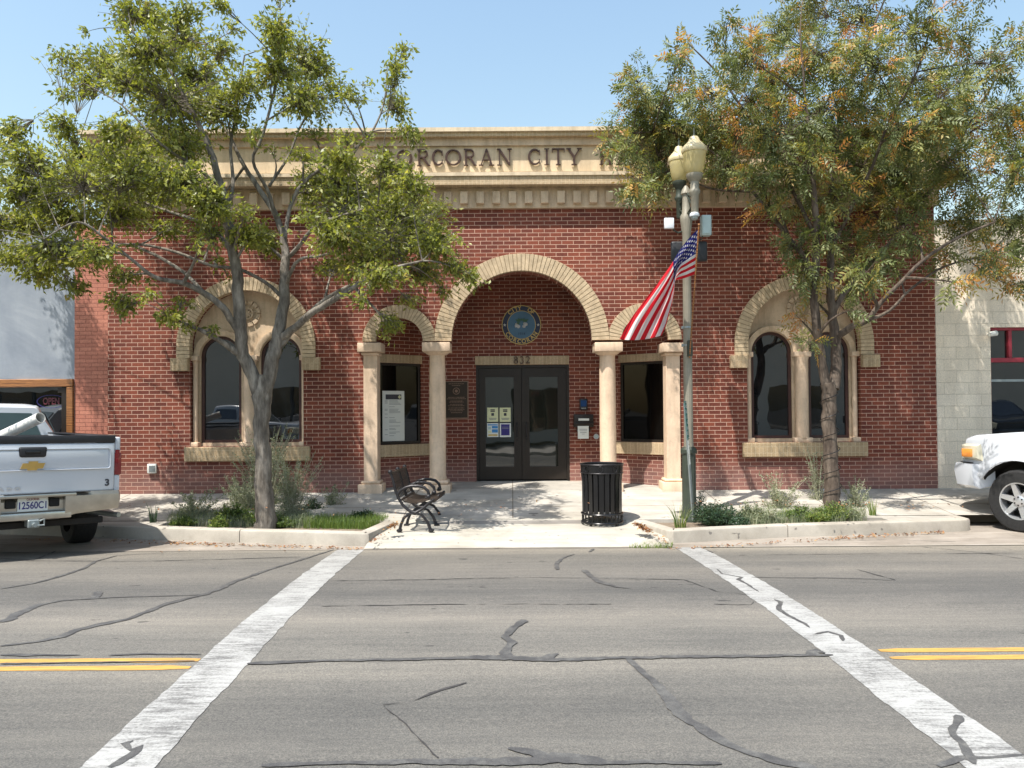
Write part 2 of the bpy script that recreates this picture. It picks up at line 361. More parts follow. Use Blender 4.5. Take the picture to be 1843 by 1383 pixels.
def concrete(name, c, dirt=.5, jx=0.0, jy=0.0):
    t = NT(name); g = t.obj(); a = t.noise(2.1, 5); b = t.noise(130, 3, .7); s = t.noise(1.0, 5, .65, t.mapv(g, (.9, 5, 1)))
    k = t.ramp(a, [(.3, sc(c, .82)), (.7, sc(c, 1.1))])
    k = t.mix(.6, k, t.ramp(b, [(.3, (.8, .8, .8)), (.7, (1.15, 1.15, 1.15))]), 'MULTIPLY')
    k = t.mix(dirt, k, t.ramp(s, [(.3, (.66, .64, .62)), (.62, (1.1, 1.1, 1.1))]), 'MULTIPLY')
    if jx:
        bt = t.n('ShaderNodeTexBrick', offset=0.0); t.l(g, bt.inputs['Vector']); bt.inputs['Scale'].default_value = 1
        bt.inputs['Brick Width'].default_value = jx; bt.inputs['Row Height'].default_value = jy; bt.inputs['Mortar Size'].default_value = .011
        bt.inputs['Mortar Smooth'].default_value = .2; t.setv(bt.inputs['Color1'], (1, 1, 1)); t.setv(bt.inputs['Color2'], (1, 1, 1)); t.setv(bt.inputs['Mortar'], (.50, .47, .44))
        k = t.mix(1.0, k, bt.outputs['Color'], 'MULTIPLY')
    sp = t.noise(7.5, 2, .5); k = t.mix(t.ramp(sp, [(.70, (0, 0, 0)), (.725, (.75, .75, .75))]), k, (.12, .11, .10))
    k = t.mix(.5, k, t.ramp(t.noise(.8, 6, .7, None, .8), [(.35, (.66, .64, .60)), (.52, (1, 1, 1))]), 'MULTIPLY')
    t.bsdf(k, .85, 0, t.bump(b, .3, .006), .3); return t.m
M['walk'] = concrete('pavement_concrete', (.47, .44, .385), .6, 1.62, 1.5)
M['path'] = concrete('ramp_concrete', (.48, .45, .385), .55)
M['kerb'] = concrete('kerb_concrete', (.46, .42, .355), .55)
M['gutter'] = concrete('gutter_concrete', (.33, .29, .245), .7)
M['soil'] = plain('dry_soil', (.20, .155, .11), .95, var=.4, scale=12, bump=.9, bscale=50)
def stripe_mat():
    t = NT('worn_white_paint'); g = t.obj()
    w = t.noise(1.0, 6, .8, t.mapv(g, (5, 34, 1))); w2 = t.noise(60, 4, .7); w3 = t.noise(2.5, 3)
    f = t.math('ADD', t.math('MULTIPLY', w, .6), t.math('ADD', t.math('MULTIPLY', w2, .3), t.math('MULTIPLY', w3, .25)))
    c = t.ramp(f, [(.47, (.14, .137, .13)), (.54, (.27, .265, .25)), (.60, (.37, .365, .345)), (.75, (.46, .455, .43))])
    c = t.mix(.5, c, t.ramp(t.noise(200, 2, .7), [(.3, (.7, .7, .7)), (.7, (1.15, 1.15, 1.15))]), 'MULTIPLY')
    t.bsdf(c, .7, 0, t.bump(w2, .4, .008), .3); return t.m
M['stripe'] = stripe_mat()
def yellow_mat():
    t = NT('yellow_road_paint'); g = t.obj(); w = t.noise(1.0, 6, .75, t.mapv(g, (4, 40, 1)))
    c = t.ramp(w, [(.36, (.24, .16, .08)), (.47, (.48, .27, .07)), (.7, (.62, .36, .09))])
    t.bsdf(c, .7, 0, t.bump(t.noise(150, 3), .4, .008), .3); return t.m
M['yellow'] = yellow_mat()
def tar():
    t = NT('crack_sealant'); a = t.noise(9, 6, .75); c = t.ramp(a, [(.30, (.055, .054, .055)), (.46, (.075, .073, .072)), (.56, (.10, .098, .094)), (.66, (.14, .136, .127))])
    c = t.mix(.6, c, t.ramp(t.noise(240, 3, .75), [(.3, (.6, .6, .6)), (.7, (1.5, 1.5, 1.45))]), 'MULTIPLY'); t.bsdf(c, .6, 0, t.bump(t.noise(120, 3), .5, .01), .35); return t.m
M['tar'] = tar()
M['crack'] = plain('fine_crack', (.045, .042, .04), .95, var=.3, scale=30)
# road: one sheet to the horizon, crowned along its middle
b = MB()
ys = [-160, -14.0]+[-.01+9.76*i/24 for i in range(25)]+[13.2, 40, 300]
xs = [-300, -80, -30, -15, -8, -4, 0, 4, 8, 15, 30, 80, 300]
for y in ys:
    for x in xs: b.v.append((x, y, zroad(y) if -.02 <= y <= 9.8 else 0.0))
nx = len(xs)
for i in range(len(ys)-1):
    for j in range(nx-1): b.f.append([i*nx+j, i*nx+j+1, (i+1)*nx+j+1, (i+1)*nx+j]); b.mi.append(0)
tag(b.build('road', 'asphalt'), kind='structure')
def sheet(name, poly, m, zf=0.0, dz=.004, sub=None):
    b = MB(); b.add([(p[0], p[1], (zf(p[1]) if callable(zf) else zf)+dz) for p in poly], [list(range(len(poly)))])
    o = b.build(name, m); 
    if o.data.polygons[0].normal.z < 0: o.data.flip_normals()
    return tag(o, kind='structure')
def ribbon(pts, w, zf, dz, jag=.0, step=.06, seed=0):
    """a strip laid on the road along pts (world xy), w = width (number or list)"""
    r = random.Random(seed); P = [Vector((p[0], p[1])) for p in pts]; n = len(P); W = w if hasattr(w, '__len__') else [w]*n
    q = []
    for i in range(n-1):
        L = (P[i+1]-P[i]).length; k = max(1, int(L/step))
        for j in range(k): t = j/k; q.append((P[i].lerp(P[i+1], t), W[i]+(W[i+1]-W[i])*t))
    q.append((P[-1], W[-1])); b = MB(); vs = []; m = len(q)
    wob = [0.0, 0.0]; wc = 0
    for i, (p, ww) in enumerate(q):
        d = (q[min(i+1, m-1)][0]-q[max(i-1, 0)][0]).normalized(); nn = Vector((-d.y, d.x))
        wc = .8*wc+r.uniform(-1, 1)*jag*ww*.5
        for k in (0, 1): wob[k] = .6*wob[k]+r.uniform(-1, 1)*jag*ww*.6
        e = 1 if 0 < i < m-1 else .5
        a = p+nn*(ww*.5*e+wob[0]+wc); c = p-nn*(ww*.5*e+wob[1]-wc)
        for s_ in (a, c): vs.append((s_.x, s_.y, zf(s_.y)+dz))
    b.add(vs, [(2*i, 2*i+1, 2*i+3, 2*i+2) for i in range(m-1)]); return b
def up(o):
    me = o.data
    if sum(p.normal.z*p.area for p in me.polygons) < 0: me.flip_normals()
    return o
GR = lambda px, py: ground(px, py, zroad)
# gutter pan between the asphalt seam and the kerbs, and its pale lip
gp = []
for x in (-40, -20, -10, -6, -3, 0, 3, 6, 10, 20, 40): gp.append((x, 9.77))
b = MB(); vs = [(x, y, .004) for y in (9.77, 11.8) for x, _ in gp]; n = len(gp)
b.add(vs, [(i, i+1, n+i+1, n+i) for i in range(n-1)]); tag(up(b.build('gutter', 'gutter')), kind='structure')
b = MB(); b.add([(2.3, 9.755, .009), (30, 9.755, .009), (30, 9.785, .009), (2.3, 9.785, .009)], [(0, 1, 2, 3)]); tag(b.build('gutter_seam', 'kerb'), kind='structure')
# crosswalk lines
for k, (a, c) in enumerate((((632, 989), (212, 1383)), ((1238, 986), (1800, 1378)))):
    A, C = GR(*a), GR(*c); d = (C-A).normalized(); C = A+d*9.6; A = A - d*.02
    r = ribbon([(A.x, A.y), (C.x, C.y)], .335, zroad, .0035, jag=.022, step=.04, seed=k); o = up(r.build('crosswalk_line', 'stripe', fix=False)); tag(o, kind='structure')
# double yellow centre line, left and right of the crossing
for (xa, xb) in ((-30, GR(1040/2.972, 1196).x-.0), (GR(1592, 1178).x, 30)):
    for (pa, pb) in ((1189.5, .085), (1203.5, .085)):
        y = GR(200, pa).y if xa < 0 else GR(1700, 1171 if pa < 1195 else 1184.5).y
        b = ribbon([(xa, y), (xb, y)], pb, zroad, .0028, jag=.06, step=.15, seed=int(pa)); tag(up(b.build('centre_line', 'yellow', fix=False)), kind='structure')
# crack sealant and hairline cracks, traced on the road
SEAL = [
 ([(0, 1121), (60, 1093), (110, 1082), (200, 1076), (350, 1072), (375, 1069)], [.13, .10, .06, .045, .03, .03]),
 ([(150, 1080), (172, 1077), (176, 1066)], [.06, .09, .10]),
 ([(0, 1164), (60, 1157), (110, 1147), (140, 1134), (230, 1115), (300, 1088), (370, 1071), (420, 1049), (500, 1021), (560, 1003), (600, 990)], [.05, .06, .10, .12, .07, .10, .08, .08, .07, .06, .04]),
 ([(0, 1061), (60, 1051), (105, 1039), (150, 1024), (170, 1012), (210, 1001), (300, 995)], [.03, .04, .09, .05, .05, .03, .02]),
 ([(0, 1180), (60, 1181), (145, 1180)], [.05, .06, .02]), ([(195, 1181), (260, 1178), (362, 1179)], [.02, .04, .03]),
 ([(0, 1196), (150, 1194), (350, 1191)], [.03, .03, .02]),
 ([(445, 1196), (600, 1190), (800, 1187), (900, 1184), (1000, 1188), (1200, 1184), (1350, 1182), (1500, 1181)], [.07, .06, .06, .13, .09, .07, .07, .06]),
 ([(908, 1186), (915, 1168), (925, 1158), (910, 1148), (922, 1132), (944, 1117)], [.13, .10, .10, .08, .08, .10]),
 ([(978, 1188), (990, 1180), (1003, 1177)], [.10, .08, .03]),
 ([(1128, 1186), (1145, 1202), (1170, 1224), (1190, 1240), (1205, 1262), (1212, 1275), (1240, 1297), (1280, 1322), (1330, 1349), (1400, 1370), (1470, 1383)], [.06, .07, .07, .09, .09, .13, .08, .10, .08, .09, .08]),
 ([(1053, 1027), (1062, 1038), (1085, 1050), (1110, 1058), (1134, 1060)], [.10, .08, .10, .06, .03]),
 ([(1003, 1026), (1002, 1014), (1012, 1006), (1034, 998)], [.06, .07, .05, .02]),
 ([(1060, 994), (1068, 989)], [.05, .05]),
 ([(470, 1380), (600, 1374), (780, 1372), (960, 1371), (1080, 1376), (1180, 1374), (1300, 1378)], [.05, .04, .07, .10, .05, .05, .04]),
 ([(915, 1348), (960, 1355), (980, 1366), (1040, 1366), (1100, 1376)], [.05, .08, .14, .10, .05]),
 ([(1450, 1181), (1470, 1173), (1485, 1177)], [.06, .14, .06]),
 ([(1728, 1290), (1716, 1320), (1740, 1352), (1757, 1378)], [.06, .05, .06, .05]),
 ([(1690, 1381), (1730, 1366), (1790, 1364), (1843, 1360)], [.05, .05, .03, .03]),
 ([(1290, 1025), (1300, 1034), (1335, 1040), (1330, 1044), (1365, 1066)], [.02, .03, .05, .06, .02]),
 ([(1393, 1080), (1405, 1085), (1404, 1098), (1416, 1108), (1450, 1124), (1458, 1131)], [.03, .06, .05, .04, .04, .02]),
 ([(1467, 1143), (1490, 1138), (1515, 1145), (1518, 1155)], [.03, .05, .05, .03]),
 ([(1352, 1040), (1480, 1041), (1570, 1043), (1612, 1046)], [.025, .03, .025, .02]),
 ([(240, 1335), (225, 1340), (235, 1352), (255, 1345), (240, 1360), (195, 1383)], [.02, .06, .04, .05, .06, .06]),
]
for i, (pts, w) in enumerate(SEAL):
    q = [GR(*p) for p in pts]; b = ribbon(q, [k*.72 for k in w], zroad, .0046+.0003*(i % 9), jag=.22, step=.035, seed=50+i)
    tag(up(b.build('crack_sealant', 'tar', fix=False)), kind='structure')
CR = [[(600, 1046), (760, 1044), (950, 1040), (1150, 1043), (1230, 1044)], [(0, 1010), (250, 1011), (450, 1006), (540, 1003)], [(0, 1006), (60, 1009), (100, 993)],
      [(690, 1270), (740, 1263), (800, 1240), (835, 1228)], [(690, 1270), (730, 1310), (770, 1350), (790, 1365)], [(1330, 1000), (1500, 998), (1700, 997), (1843, 996)],
      [(1660, 985), (1760, 995), (1843, 1007)], [(1230, 1044), (1290, 1065), (1350, 1072)], [(1285, 1088), (1350, 1089), (1355, 1084)], [(1540, 1025), (1580, 1036), (1612, 1045)],
      [(580, 1092), (800, 1089), (1100, 1088)], [(1260, 985), (1285, 996)], [(1440, 962), (1560, 964), (1700, 962)], [(1500, 975), (1600, 972), (1720, 976)]]
for i, pts in enumerate(CR):
    q = [GR(*p) for p in pts]; b = ribbon(q, .014, zroad, .0042, jag=.9, step=.05, seed=90+i); tag(up(b.build('road_crack', 'crack', fix=False)), kind='structure')
# ------------------------------------------------------------------ kerbs, pavement, beds
ZK = .17
kz = lambda px, py: ground(px, py, ZK)
LK = [Vector((-40, 11.22, ZK))]+[kz(*p) for p in ((0, 941.5), (173, 946), (297, 950.5), (430, 954.5), (560, 958), (655, 960.5))]
LS = [kz(664, 960), kz(690, 948.5), kz(711, 939)]
RK = [kz(*p) for p in ((1212, 955.5), (1300, 951), (1419, 945.5), (1576, 941), (1700, 937), (1740, 935.5))]
RS = [kz(1140, 937), kz(1170, 945.5), kz(1199, 954.5)]
KB = [Vector((RK[-1].x+.12, RK[-1].y+.12, ZK)), Vector((RK[-1].x+.16, 11.75, ZK))]
BAY = [KB[-1], Vector((40, 11.75, ZK))]
def kerb(line, inward, w=.16, joints=True):
    P = [Vector((p.x, p.y)) for p in line]; n = len(P); prof = [(0.0, -.08), (.004, ZK-.03), (.012, ZK-.010), (.03, ZK), (w, ZK+.002), (w+.002, -.08)]
    b = MB(); rings = []
    for i, p in enumerate(P):
        d0 = (P[i]-P[i-1]).normalized() if i else (P[1]-P[0]).normalized(); d1 = (P[i+1]-P[i]).normalized() if i < n-1 else d0
        d = (d0+d1).normalized(); nn = Vector((-d.y, d.x)); 
        if nn.dot(inward) < 0: nn = -nn
        k = 1/max(.5, nn.dot(Vector((-d0.y, d0.x)) if Vector((-d0.y, d0.x)).dot(nn) > 0 else -Vector((-d0.y, d0.x))))
        rings.append([(p.x+nn.x*u*k, p.y+nn.y*u*k, z) for u, z in prof])
    b.loft(rings); return b
IN = Vector((0, 1))
jointed = []
def kerb_obj(line, inward): tag(kerb(line, inward).build('kerb', 'kerb'), kind='structure')
kerb_obj(LK[:5], IN)
a = LK[4]; d = (LK[5]-LK[4]).normalized()*.012; kerb_obj([a+d, LK[5], LK[6], LS[0], LS[1], LS[2]], Vector((-1, 1)))
kerb_obj([RS[0], RS[1], RS[2], RK[0], RK[1], RK[2]-Vector((.012, 0, 0))], Vector((1, 1)))
kerb_obj([RK[2], RK[3], RK[4], RK[5], KB[0], KB[1]], Vector((-.6, 1)))
kerb_obj(BAY, IN)
def off(p, dx, dy): return (p.x+dx, p.y+dy)
# beds of soil (the two planting islands)
LB = kz(262, 949)
sheet('planting_soil', [off(LB, .1, .12)]+[off(p, 0, .12) for p in LK[3:6]]+[off(LK[6], -.05, .12), off(LS[0], -.12, .10), off(LS[1], -.14, 0), (LS[2].x-.12, 11.08), (LB.x+.1, 11.08)], 'soil', ZK-.045, 0)
sheet('planting_soil', [off(RS[0], .15, .05), off(RS[1], .14, 0), off(RS[2], .12, .10), off(RK[0], .05, .12)]+[off(p, 0, .12) for p in RK[1:4]]+[(RK[3].x+.3, 11.08), (RS[0].x+.15, 11.08)], 'soil', ZK-.045, 0)
# pavement left of the left bed and right of the right bed
def slab(name, poly, m, z0, z1):
    b = MB(); n = len(poly); b.add([(*p, z1) for p in poly]+[(*p, z0) for p in poly], [list(range(n)), list(range(n, 2*n))[::-1]]+[(i, (i+1) % n, n+(i+1) % n, n+i) for i in range(n)])
    return tag(b.build(name, m), kind='structure')
slab('pavement', [off(p, 0, .09) for p in LK[:3]]+[off(LB, .1, .09), (LB.x+.1, 11.3), (LK[0].x, 11.31)], 'walk', -.05, ZK-.003)
slab('pavement', [off(RK[3], .3, .09), off(RK[4], 0, .09), off(RK[5], 0, .09), (KB[0].x-.15, KB[0].y+.1), (KB[1].x-.155, 11.3), (RK[3].x+.3, 11.31)], 'walk', -.05, ZK-.003)
slab('bed_edging', [(LB.x+.1, 11.08), (LS[2].x-.10, 11.08), (LS[2].x-.10, 11.3), (LB.x+.1, 11.3)], 'walk', -.05, ZK+.003)
slab('bed_edging', [(RS[0].x+.10, 11.08), (RK[3].x+.3, 11.08), (RK[3].x+.3, 11.3), (RS[0].x+.10, 11.3)], 'walk', -.05, ZK+.003)
# ramped path between the beds
b = MB(); yy = [9.8, 9.95, 10.1, 10.25, 10.6, 11.0, 11.02, 11.12, 11.3]
def xl(y): return LS[0].x-.02 if y <= LS[0].y else (LS[0].x+(LS[2].x-LS[0].x)*min(1, (y-LS[0].y)/(LS[2].y-LS[0].y)))-.01
def xr(y): return RS[2].x+.02 if y <= RS[2].y else (RS[2].x+(RS[0].x-RS[2].x)*min(1, (y-RS[2].y)/(RS[0].y-RS[2].y)))+.01
for y in yy: b.v += [(xl(y)-(.1 if y > 11 else 0), y, zpath(y)+.006), (xr(y)+(.1 if y > 11 else 0), y, zpath(y)+.006)]
for i in range(len(yy)-1): b.f.append([2*i, 2*i+1, 2*i+3, 2*i+2]); b.mi.append(0)
tag(up(b.build('path', 'path')), kind='structure')
M['darkstrip'] = concrete('dark_ramp_lip', (.27, .25, .225), .7)  # darker concrete tone for the strip along the ramp's upper rise
b = MB(); b.add([(xl(11.05)+.55, 11.035, zpath(11.03)+.010), (xr(11.05)-.1, 11.035, zpath(11.03)+.010), (xr(11.05)-.1, 11.12, zpath(11.12)+.010), (xl(11.05)+.55, 11.12, zpath(11.12)+.010)], [(0, 1, 2, 3)]); tag(up(b.build('ramp_lip', 'darkstrip')), kind='structure')
# pavement in front of the building and inside the porch
b = MB(); yy = [11.3, 11.75, 12.2, 12.7, 13.07, 13.7, 14.45]; xx = [-60, -20, -9, -6, -3, 0, 3, 6, 8.2, 20, 60]
for y in yy:
    for x in xx: b.v.append((x, y, zwalk(y)+.004))
for i in range(len(yy)-1):
    for j in range(len(xx)-1):
        if i == 0 and xx[j] >= 8.2: continue
        b.f.append([i*len(xx)+j, i*len(xx)+j+1, (i+1)*len(xx)+j+1, (i+1)*len(xx)+j]); b.mi.append(0)
tag(up(b.build('pavement', 'walk')), kind='structure')
# near side of the street, behind the camera
slab('pavement', [(-60, -3.6), (60, -3.6), (60, -.9), (-60, -.9)], 'walk', -.05, .12)
# ------------------------------------------------------------------ city hall
SC_ = YF/F
def fx(px, py=700, Y=YF): return at(px, py, Y).x
def fz(py, px=939, Y=YF): return at(px, py, Y).z
XL, XR = fx(194, 720), fx(1686, 720)
hall = thing('city_hall', ((XL+XR)/2, YF, ZF), 'single storey red brick city hall with buff cornice, arched porch and paired arched windows', 'building')
def part(b, name, m, parent=None, **k):
    return local_build(b, name, m, parent or hall, **k)
def local_build(b, name, m, parent, **k):
    """geometry is given in world metres; hang it under its thing"""
    root = parent
    while root.parent: root = root.parent
    inv = (Matrix.Translation(root.location) @ Matrix.Rotation(root.rotation_euler.z, 4, 'Z')).inverted()
    b.v = [tuple(inv @ Vector(p)) for p in b.v]
    return b.build(name, m, parent, **k)
def arcp(cx, cz, r, a0, a1, n=40): return [(cx+r*math.cos(math.radians(a0+(a1-a0)*i/n)), cz+r*math.sin(math.radians(a0+(a1-a0)*i/n))) for i in range(n+1)]
cc = at(939, 614, YF); CXA, CZA = cc.x, cc.z; RA, RAo = 127.5*SC_, 157*SC_
sl = at(719, 614, YF).x; sr = at(1160, 614, YF).x; RS_, RSo = 43.5*SC_, 66*SC_
base = ZF-.25; ztop = fz(372)
pl, pr = fx(655), fx(1226)
porch = [(pl, base), (pl, CZA)]+arcp(sl, CZA, RS_, 180, 0)+arcp(CXA, CZA, RA, 180, 0)+arcp(sr, CZA, RS_, 180, 0)+[(pr, CZA), (pr, base)]
WIN = []
for (px, pt, zc) in ((444, 500, 624), (1446, 494, 619)):
    c = at(px, zc, YF); WIN.append(dict(cx=c.x, cz=c.z, ri=102*SC_, ro=124.5*SC_, px=px, dz=0 if px < 900 else 1))
outer = [(XL, base)]+[(pl, base)]+porch[1:-1]+[(pr, base), (XR, base), (XR, ztop), (XL, ztop)]
holes = []
for w in WIN:
    w['zs'] = at(w['px'], 804 if w['px'] < 900 else 796, YF).z
    w['zl'] = at(w['px'], 645 if w['px'] < 900 else 639.5, YF).z
    holes.append([(w['cx']-w['ri'], w['zs'])]+arcp(w['cx'], w['cz'], w['ri'], 180, 0)+[(w['cx']+w['ri'], w['zs'])])
b = MB(); b.plate(outer, holes, YF, YF+.38)
b.box(XL, XL+.3, YF+.383, 24, base, ztop+1.2); b.box(XR-.3, XR, YF+.383, 24, base, ztop+1.2)   # side walls
part(b, 'wall', 'brick', smooth=0)
b = MB(); b.box(XL+.31, XR-.31, YF+.4, 24, ztop+.25, ztop+.45); part(b, 'roof', 'cap')
# cornice: stacked bands, each a step of its own depth
def band(b, py0, py1, pr_, px=939, over=.0, y1=None):
    z0, z1 = fz(py1, px, YF-pr_), fz(py0, px, YF-pr_); b.box(XL-pr_-over, XR+pr_+over, YF-pr_, y1 or YF+.3, z0, z1); return z0, z1
corn = MB(); zf0, _ = band(corn, 333, 374.5, .06)
cornice = part(corn, 'cornice', 'trim', smooth=0)
b = MB(); band(b, 316, 332, .26); part(b, 'brick_course', 'soldier', cornice, smooth=0)
b = MB(); z0, z1 = band(b, 309.5, 315.8, .285); part(b, 'ledge', 'cap', cornice, smooth=0)
b = MB(); band(b, 262, 309, .17); part(b, 'frieze', 'frieze', smooth=0)
b = MB(); band(b, 245.5, 261.6, .215)
za, zb = fz(261.4, 939, YF-.215), fz(245.6, 939, YF-.215)
part(b, 'moulding', 'trim', cornice, smooth=0)
b = MB(); band(b, 236, 245, .30); part(b, 'brick_course', 'header', cornice, smooth=0)
b = MB(); band(b, 228.5, 235.7, .34); part(b, 'parapet_cap', 'cap', smooth=0)
# dentils
dz0, dz1 = fz(366, 939, YF-.13), fz(344, 939, YF-.13)
proto = MB(); proto.rbox(-.066, .066, -.14, -.055, dz0, dz1, .006, 1)
proto.v = [(x, y, z-ZF) for x, y, z in proto.v]
dn = proto.build('dentil', 'trim', cornice, smooth=0)
x0 = fx(1068, 355, YF-.13)-hall.location.x; pitch = .2735; k0 = int((XL-hall.location.x-x0)/pitch)+1; k = k0; first = True
while x0+k*pitch < XR-hall.location.x-.05:
    if first: dn.location.x = x0+k*pitch; first = False
    else:
        c = dn.copy(); COL.objects.link(c); c.location.x = x0+k*pitch; c.parent = cornice
    k += 1
# lettering
LT = [('C', 684, 709), ('O', 714, 743), ('R', 750, 775), ('C', 778, 800), ('O', 801, 831), ('R', 834, 858), ('A', 861, 890), ('N', 894, 922),
      ('C', 950, 975), ('I', 978, 990), ('T', 992, 1017), ('Y', 1019, 1047), ('H', 1077, 1102), ('A', 1107, 1136), ('L', 1141, 1160), ('L', 1166, 1185)]
YL = YF-.172; lz0, lz1 = fz(299, 939, YL), fz(269, 939, YL)
b = MB()
for i, (ch, a, c) in enumerate(LT):
    glyph(b, ch, fx(a, 284, YL), fx(c, 284, YL), lz0, lz1, YL-.012, .035)
    if i in (7, 11, 15): part(b, 'lettering', 'letter', smooth=0); b = MB()
# arches in radial brick
def arch_ring(b, cx, cz, ri, ro, y0, y1, n, a0=0, a1=180, gap=.0055, clip=None):
    b.k = 0
    for i in range(n):
        t0 = math.radians(a0+(a1-a0)*i/n)+gap/ro; t1 = math.radians(a0+(a1-a0)*(i+1)/n)-gap/ro
        j = random.uniform(-.003, .003); vs = []
        for y in (y0+j, y1):
            for r, t in ((ri, t0), (ro, t0), (ro, t1), (ri, t1)): vs.append([cx+r*math.cos(t), y, cz+r*math.sin(t)])
        if clip is not None:
            for v in vs: v[0] = min(max(v[0], clip[0]), clip[1])
        b.add(vs, [(0, 1, 2, 3), (7, 6, 5, 4), (0, 4, 5, 1), (1, 5, 6, 2), (2, 6, 7, 3), (3, 7, 4, 0)])
    b.k = 1; m = 48; vs = []
    for y in (y0+.008, y1-.002):
        for i in range(m+1):
            t = math.radians(a0+(a1-a0)*i/m)
            for r in (ri+.004, ro-.004):
                x = cx+r*math.cos(t)
                if clip is not None: x = min(max(x, clip[0]+.002), clip[1]-.002)
                vs.append((x, y, cz+r*math.sin(t)))
    fs = []; o = 2*(m+1)
    for i in range(m): a = 2*i; fs += [(a, a+1, a+3, a+2), (o+a, o+a+2, o+a+3, o+a+1), (a, a+2, o+a+2, o+a), (a+1, o+a+1, o+a+3, a+3)]
    b.add(vs, fs); b.k = 0
VM = ['voussoir', 'buffmortar']
b = MB(); arch_ring(b, CXA, CZA, RA-.01, RAo, YF-.055, YF+.05, 62); part(b, 'arch', VM, smooth=0)
for cx, side in ((sl, -1), (sr, 1)):
    lim = CXA-RAo if side < 0 else CXA+RAo
    clip = (-99, lim-.004) if side < 0 else (lim+.004, 99)
    # the small arch stops where the great one begins
    b = MB(); arch_ring(b, cx, CZA, RS_-.01, RSo, YF-.052, YF+.05, 28, clip=clip); part(b, 'arch', VM, smooth=0)
for w in WIN:
    b = MB(); arch_ring(b, w['cx'], w['cz'], w['ri']-.01, w['ro'], YF-.06, YF+.08, 50)
    hgt = w['cz']-w['zl']; nb = 3
    for s in (-1, 1):
        for i in range(nb):
            z0 = w['zl']+hgt*i/nb; xs_ = sorted((w['cx']+s*(w['ri']-.01), w['cx']+s*w['ro']))
            b.box(xs_[0], xs_[1], YF-.06, YF+.08, z0+.004, z0+hgt/nb-.004)
    part(b, 'arch', VM, smooth=0)
    for s in (-1, 1):
        b = MB(); xs_ = sorted((w['cx']+s*(w['ri']+.005), w['cx']+s*(w['ro']+.085))); b.rbox(xs_[0], xs_[1], YF-.10, YF+.05, w['zl']-.215, w['zl']-.002, .006, 1); part(b, 'corbel', 'soldier', smooth=0)
    # recess back, tympanum with two arched openings
    YW = YF+.16; q = -37*SC_; pxw = w['px']
    if pxw < 900: cl, cr, ptop, pbot, cpx = 398, 506, 605, 797, 454
    else: cl, cr, ptop, pbot, cpx = 1388, 1491, 597, 789, 1440
    rw = 37*SC_; SW = YW/F
    centers = [at(cl, ptop+37, YW), at(cr, ptop+37, YW)]; zb = at(pxw, pbot, YW).z
    hl = [[(c.x-rw, zb)]+arcp(c.x, c.z, rw, 180, 0, 24)+[(c.x+rw, zb)] for c in centers]
    R = w['ri']+.06
    b = MB(); b.plate([(w['cx']-R, w['zs']-.02)]+arcp(w['cx'], w['cz'], R, 180, 0, 36)+[(w['cx']+R, w['zs']-.02)], hl, YW, YW+.10); part(b, 'tympanum', 'trim', smooth=0)
    for c in centers:
        b = MB()   # moulded hood over each light
        pts = arcp(c.x, c.z, rw+.055, 180, 0, 24)
        rings = []
        for i, (x, z) in enumerate(pts):
            a = math.radians(180-180*i/24); ca, sa = math.cos(a), math.sin(a)
            rings.append([(c.x+(rw+.004)*ca, YW, c.z+(rw+.004)*sa), (c.x+(rw+.004)*ca, YW-.05, c.z+(rw+.004)*sa), (c.x+(rw+.06)*ca, YW-.075, c.z+(rw+.06)*sa), (c.x+(rw+.10)*ca, YW-.07, c.z+(rw+.10)*sa), (c.x+(rw+.11)*ca, YW-.001, c.z+(rw+.11)*sa)])
        b.loft(rings); part(b, 'hood_mould', 'trim')
        # window: frame, pane
        fw = .05; b = MB()
        o_ = [(c.x-rw, zb)]+arcp(c.x, c.z, rw, 180, 0, 24)+[(c.x+rw, zb)]
        i_ = [(c.x-rw+fw, zb+fw)]+arcp(c.x, c.z, rw-fw, 180, 0, 24)+[(c.x+rw-fw, zb+fw)]
        b.plate(o_, [i_], YW+.03, YW+.09); wn = part(b, 'window', 'wframe', smooth=0)
        b = MB(); b.plate(i_, [], YW+.062, YW+.07); part(b, 'pane', 'glass', wn, smooth=0)
    # three slim columns with impost and base
    zi0, zi1 = at(pxw, 650 if pxw < 900 else 643, YW).z, at(pxw, 641 if pxw < 900 else 634, YW).z
    zbase = w['zs']
    for xc, hw in ((centers[0].x-rw-.068, .055), ((centers[0].x+centers[1].x)/2, .135), (centers[1].x+rw+.068, .055)):
        b = MB(); b.rbox(xc-hw-.012, xc+hw+.012, YW-.14, YW-.002, zi0, zi1, .008, 1)
        r0 = hw*.86; b.lathe([(r0*.9, zbase+.07), (r0*.9, zi0-.08), (r0*1.0, zi0-.03), (r0*1.05, zi0)], (xc, YW-.06 if hw > .1 else YW-.055, 0), 16)
        b.rbox(xc-hw-.02, xc+hw+.02, YW-.15, YW-.002, zbase-.002, zbase+.075, .010, 2)
        part(b, 'colonnette', 'stone')
    # medallion
    md = at(446, 565, YW) if pxw < 900 else at(1438, 556, YW); b = MB(); R0 = .225
    b.plate(arcp(md.x, md.z, R0*.47, 0, 351, 39), [arcp(md.x, md.z, R0*.33, 0, 351, 39)], YW-.03, YW)
    for i in range(12):
        a = 30*i; i0 = arcp(md.x, md.z, R0, a+3, a+27, 5)+arcp(md.x, md.z, R0*.72, a+27, a+3, 5); b.plate(i0, [], YW-.035, YW)
        i0 = arcp(md.x, md.z, R0*.68, a+13, a+17, 1)+arcp(md.x, md.z, R0*.5, a+18, a+12, 1); b.plate(i0, [], YW-.02, YW)
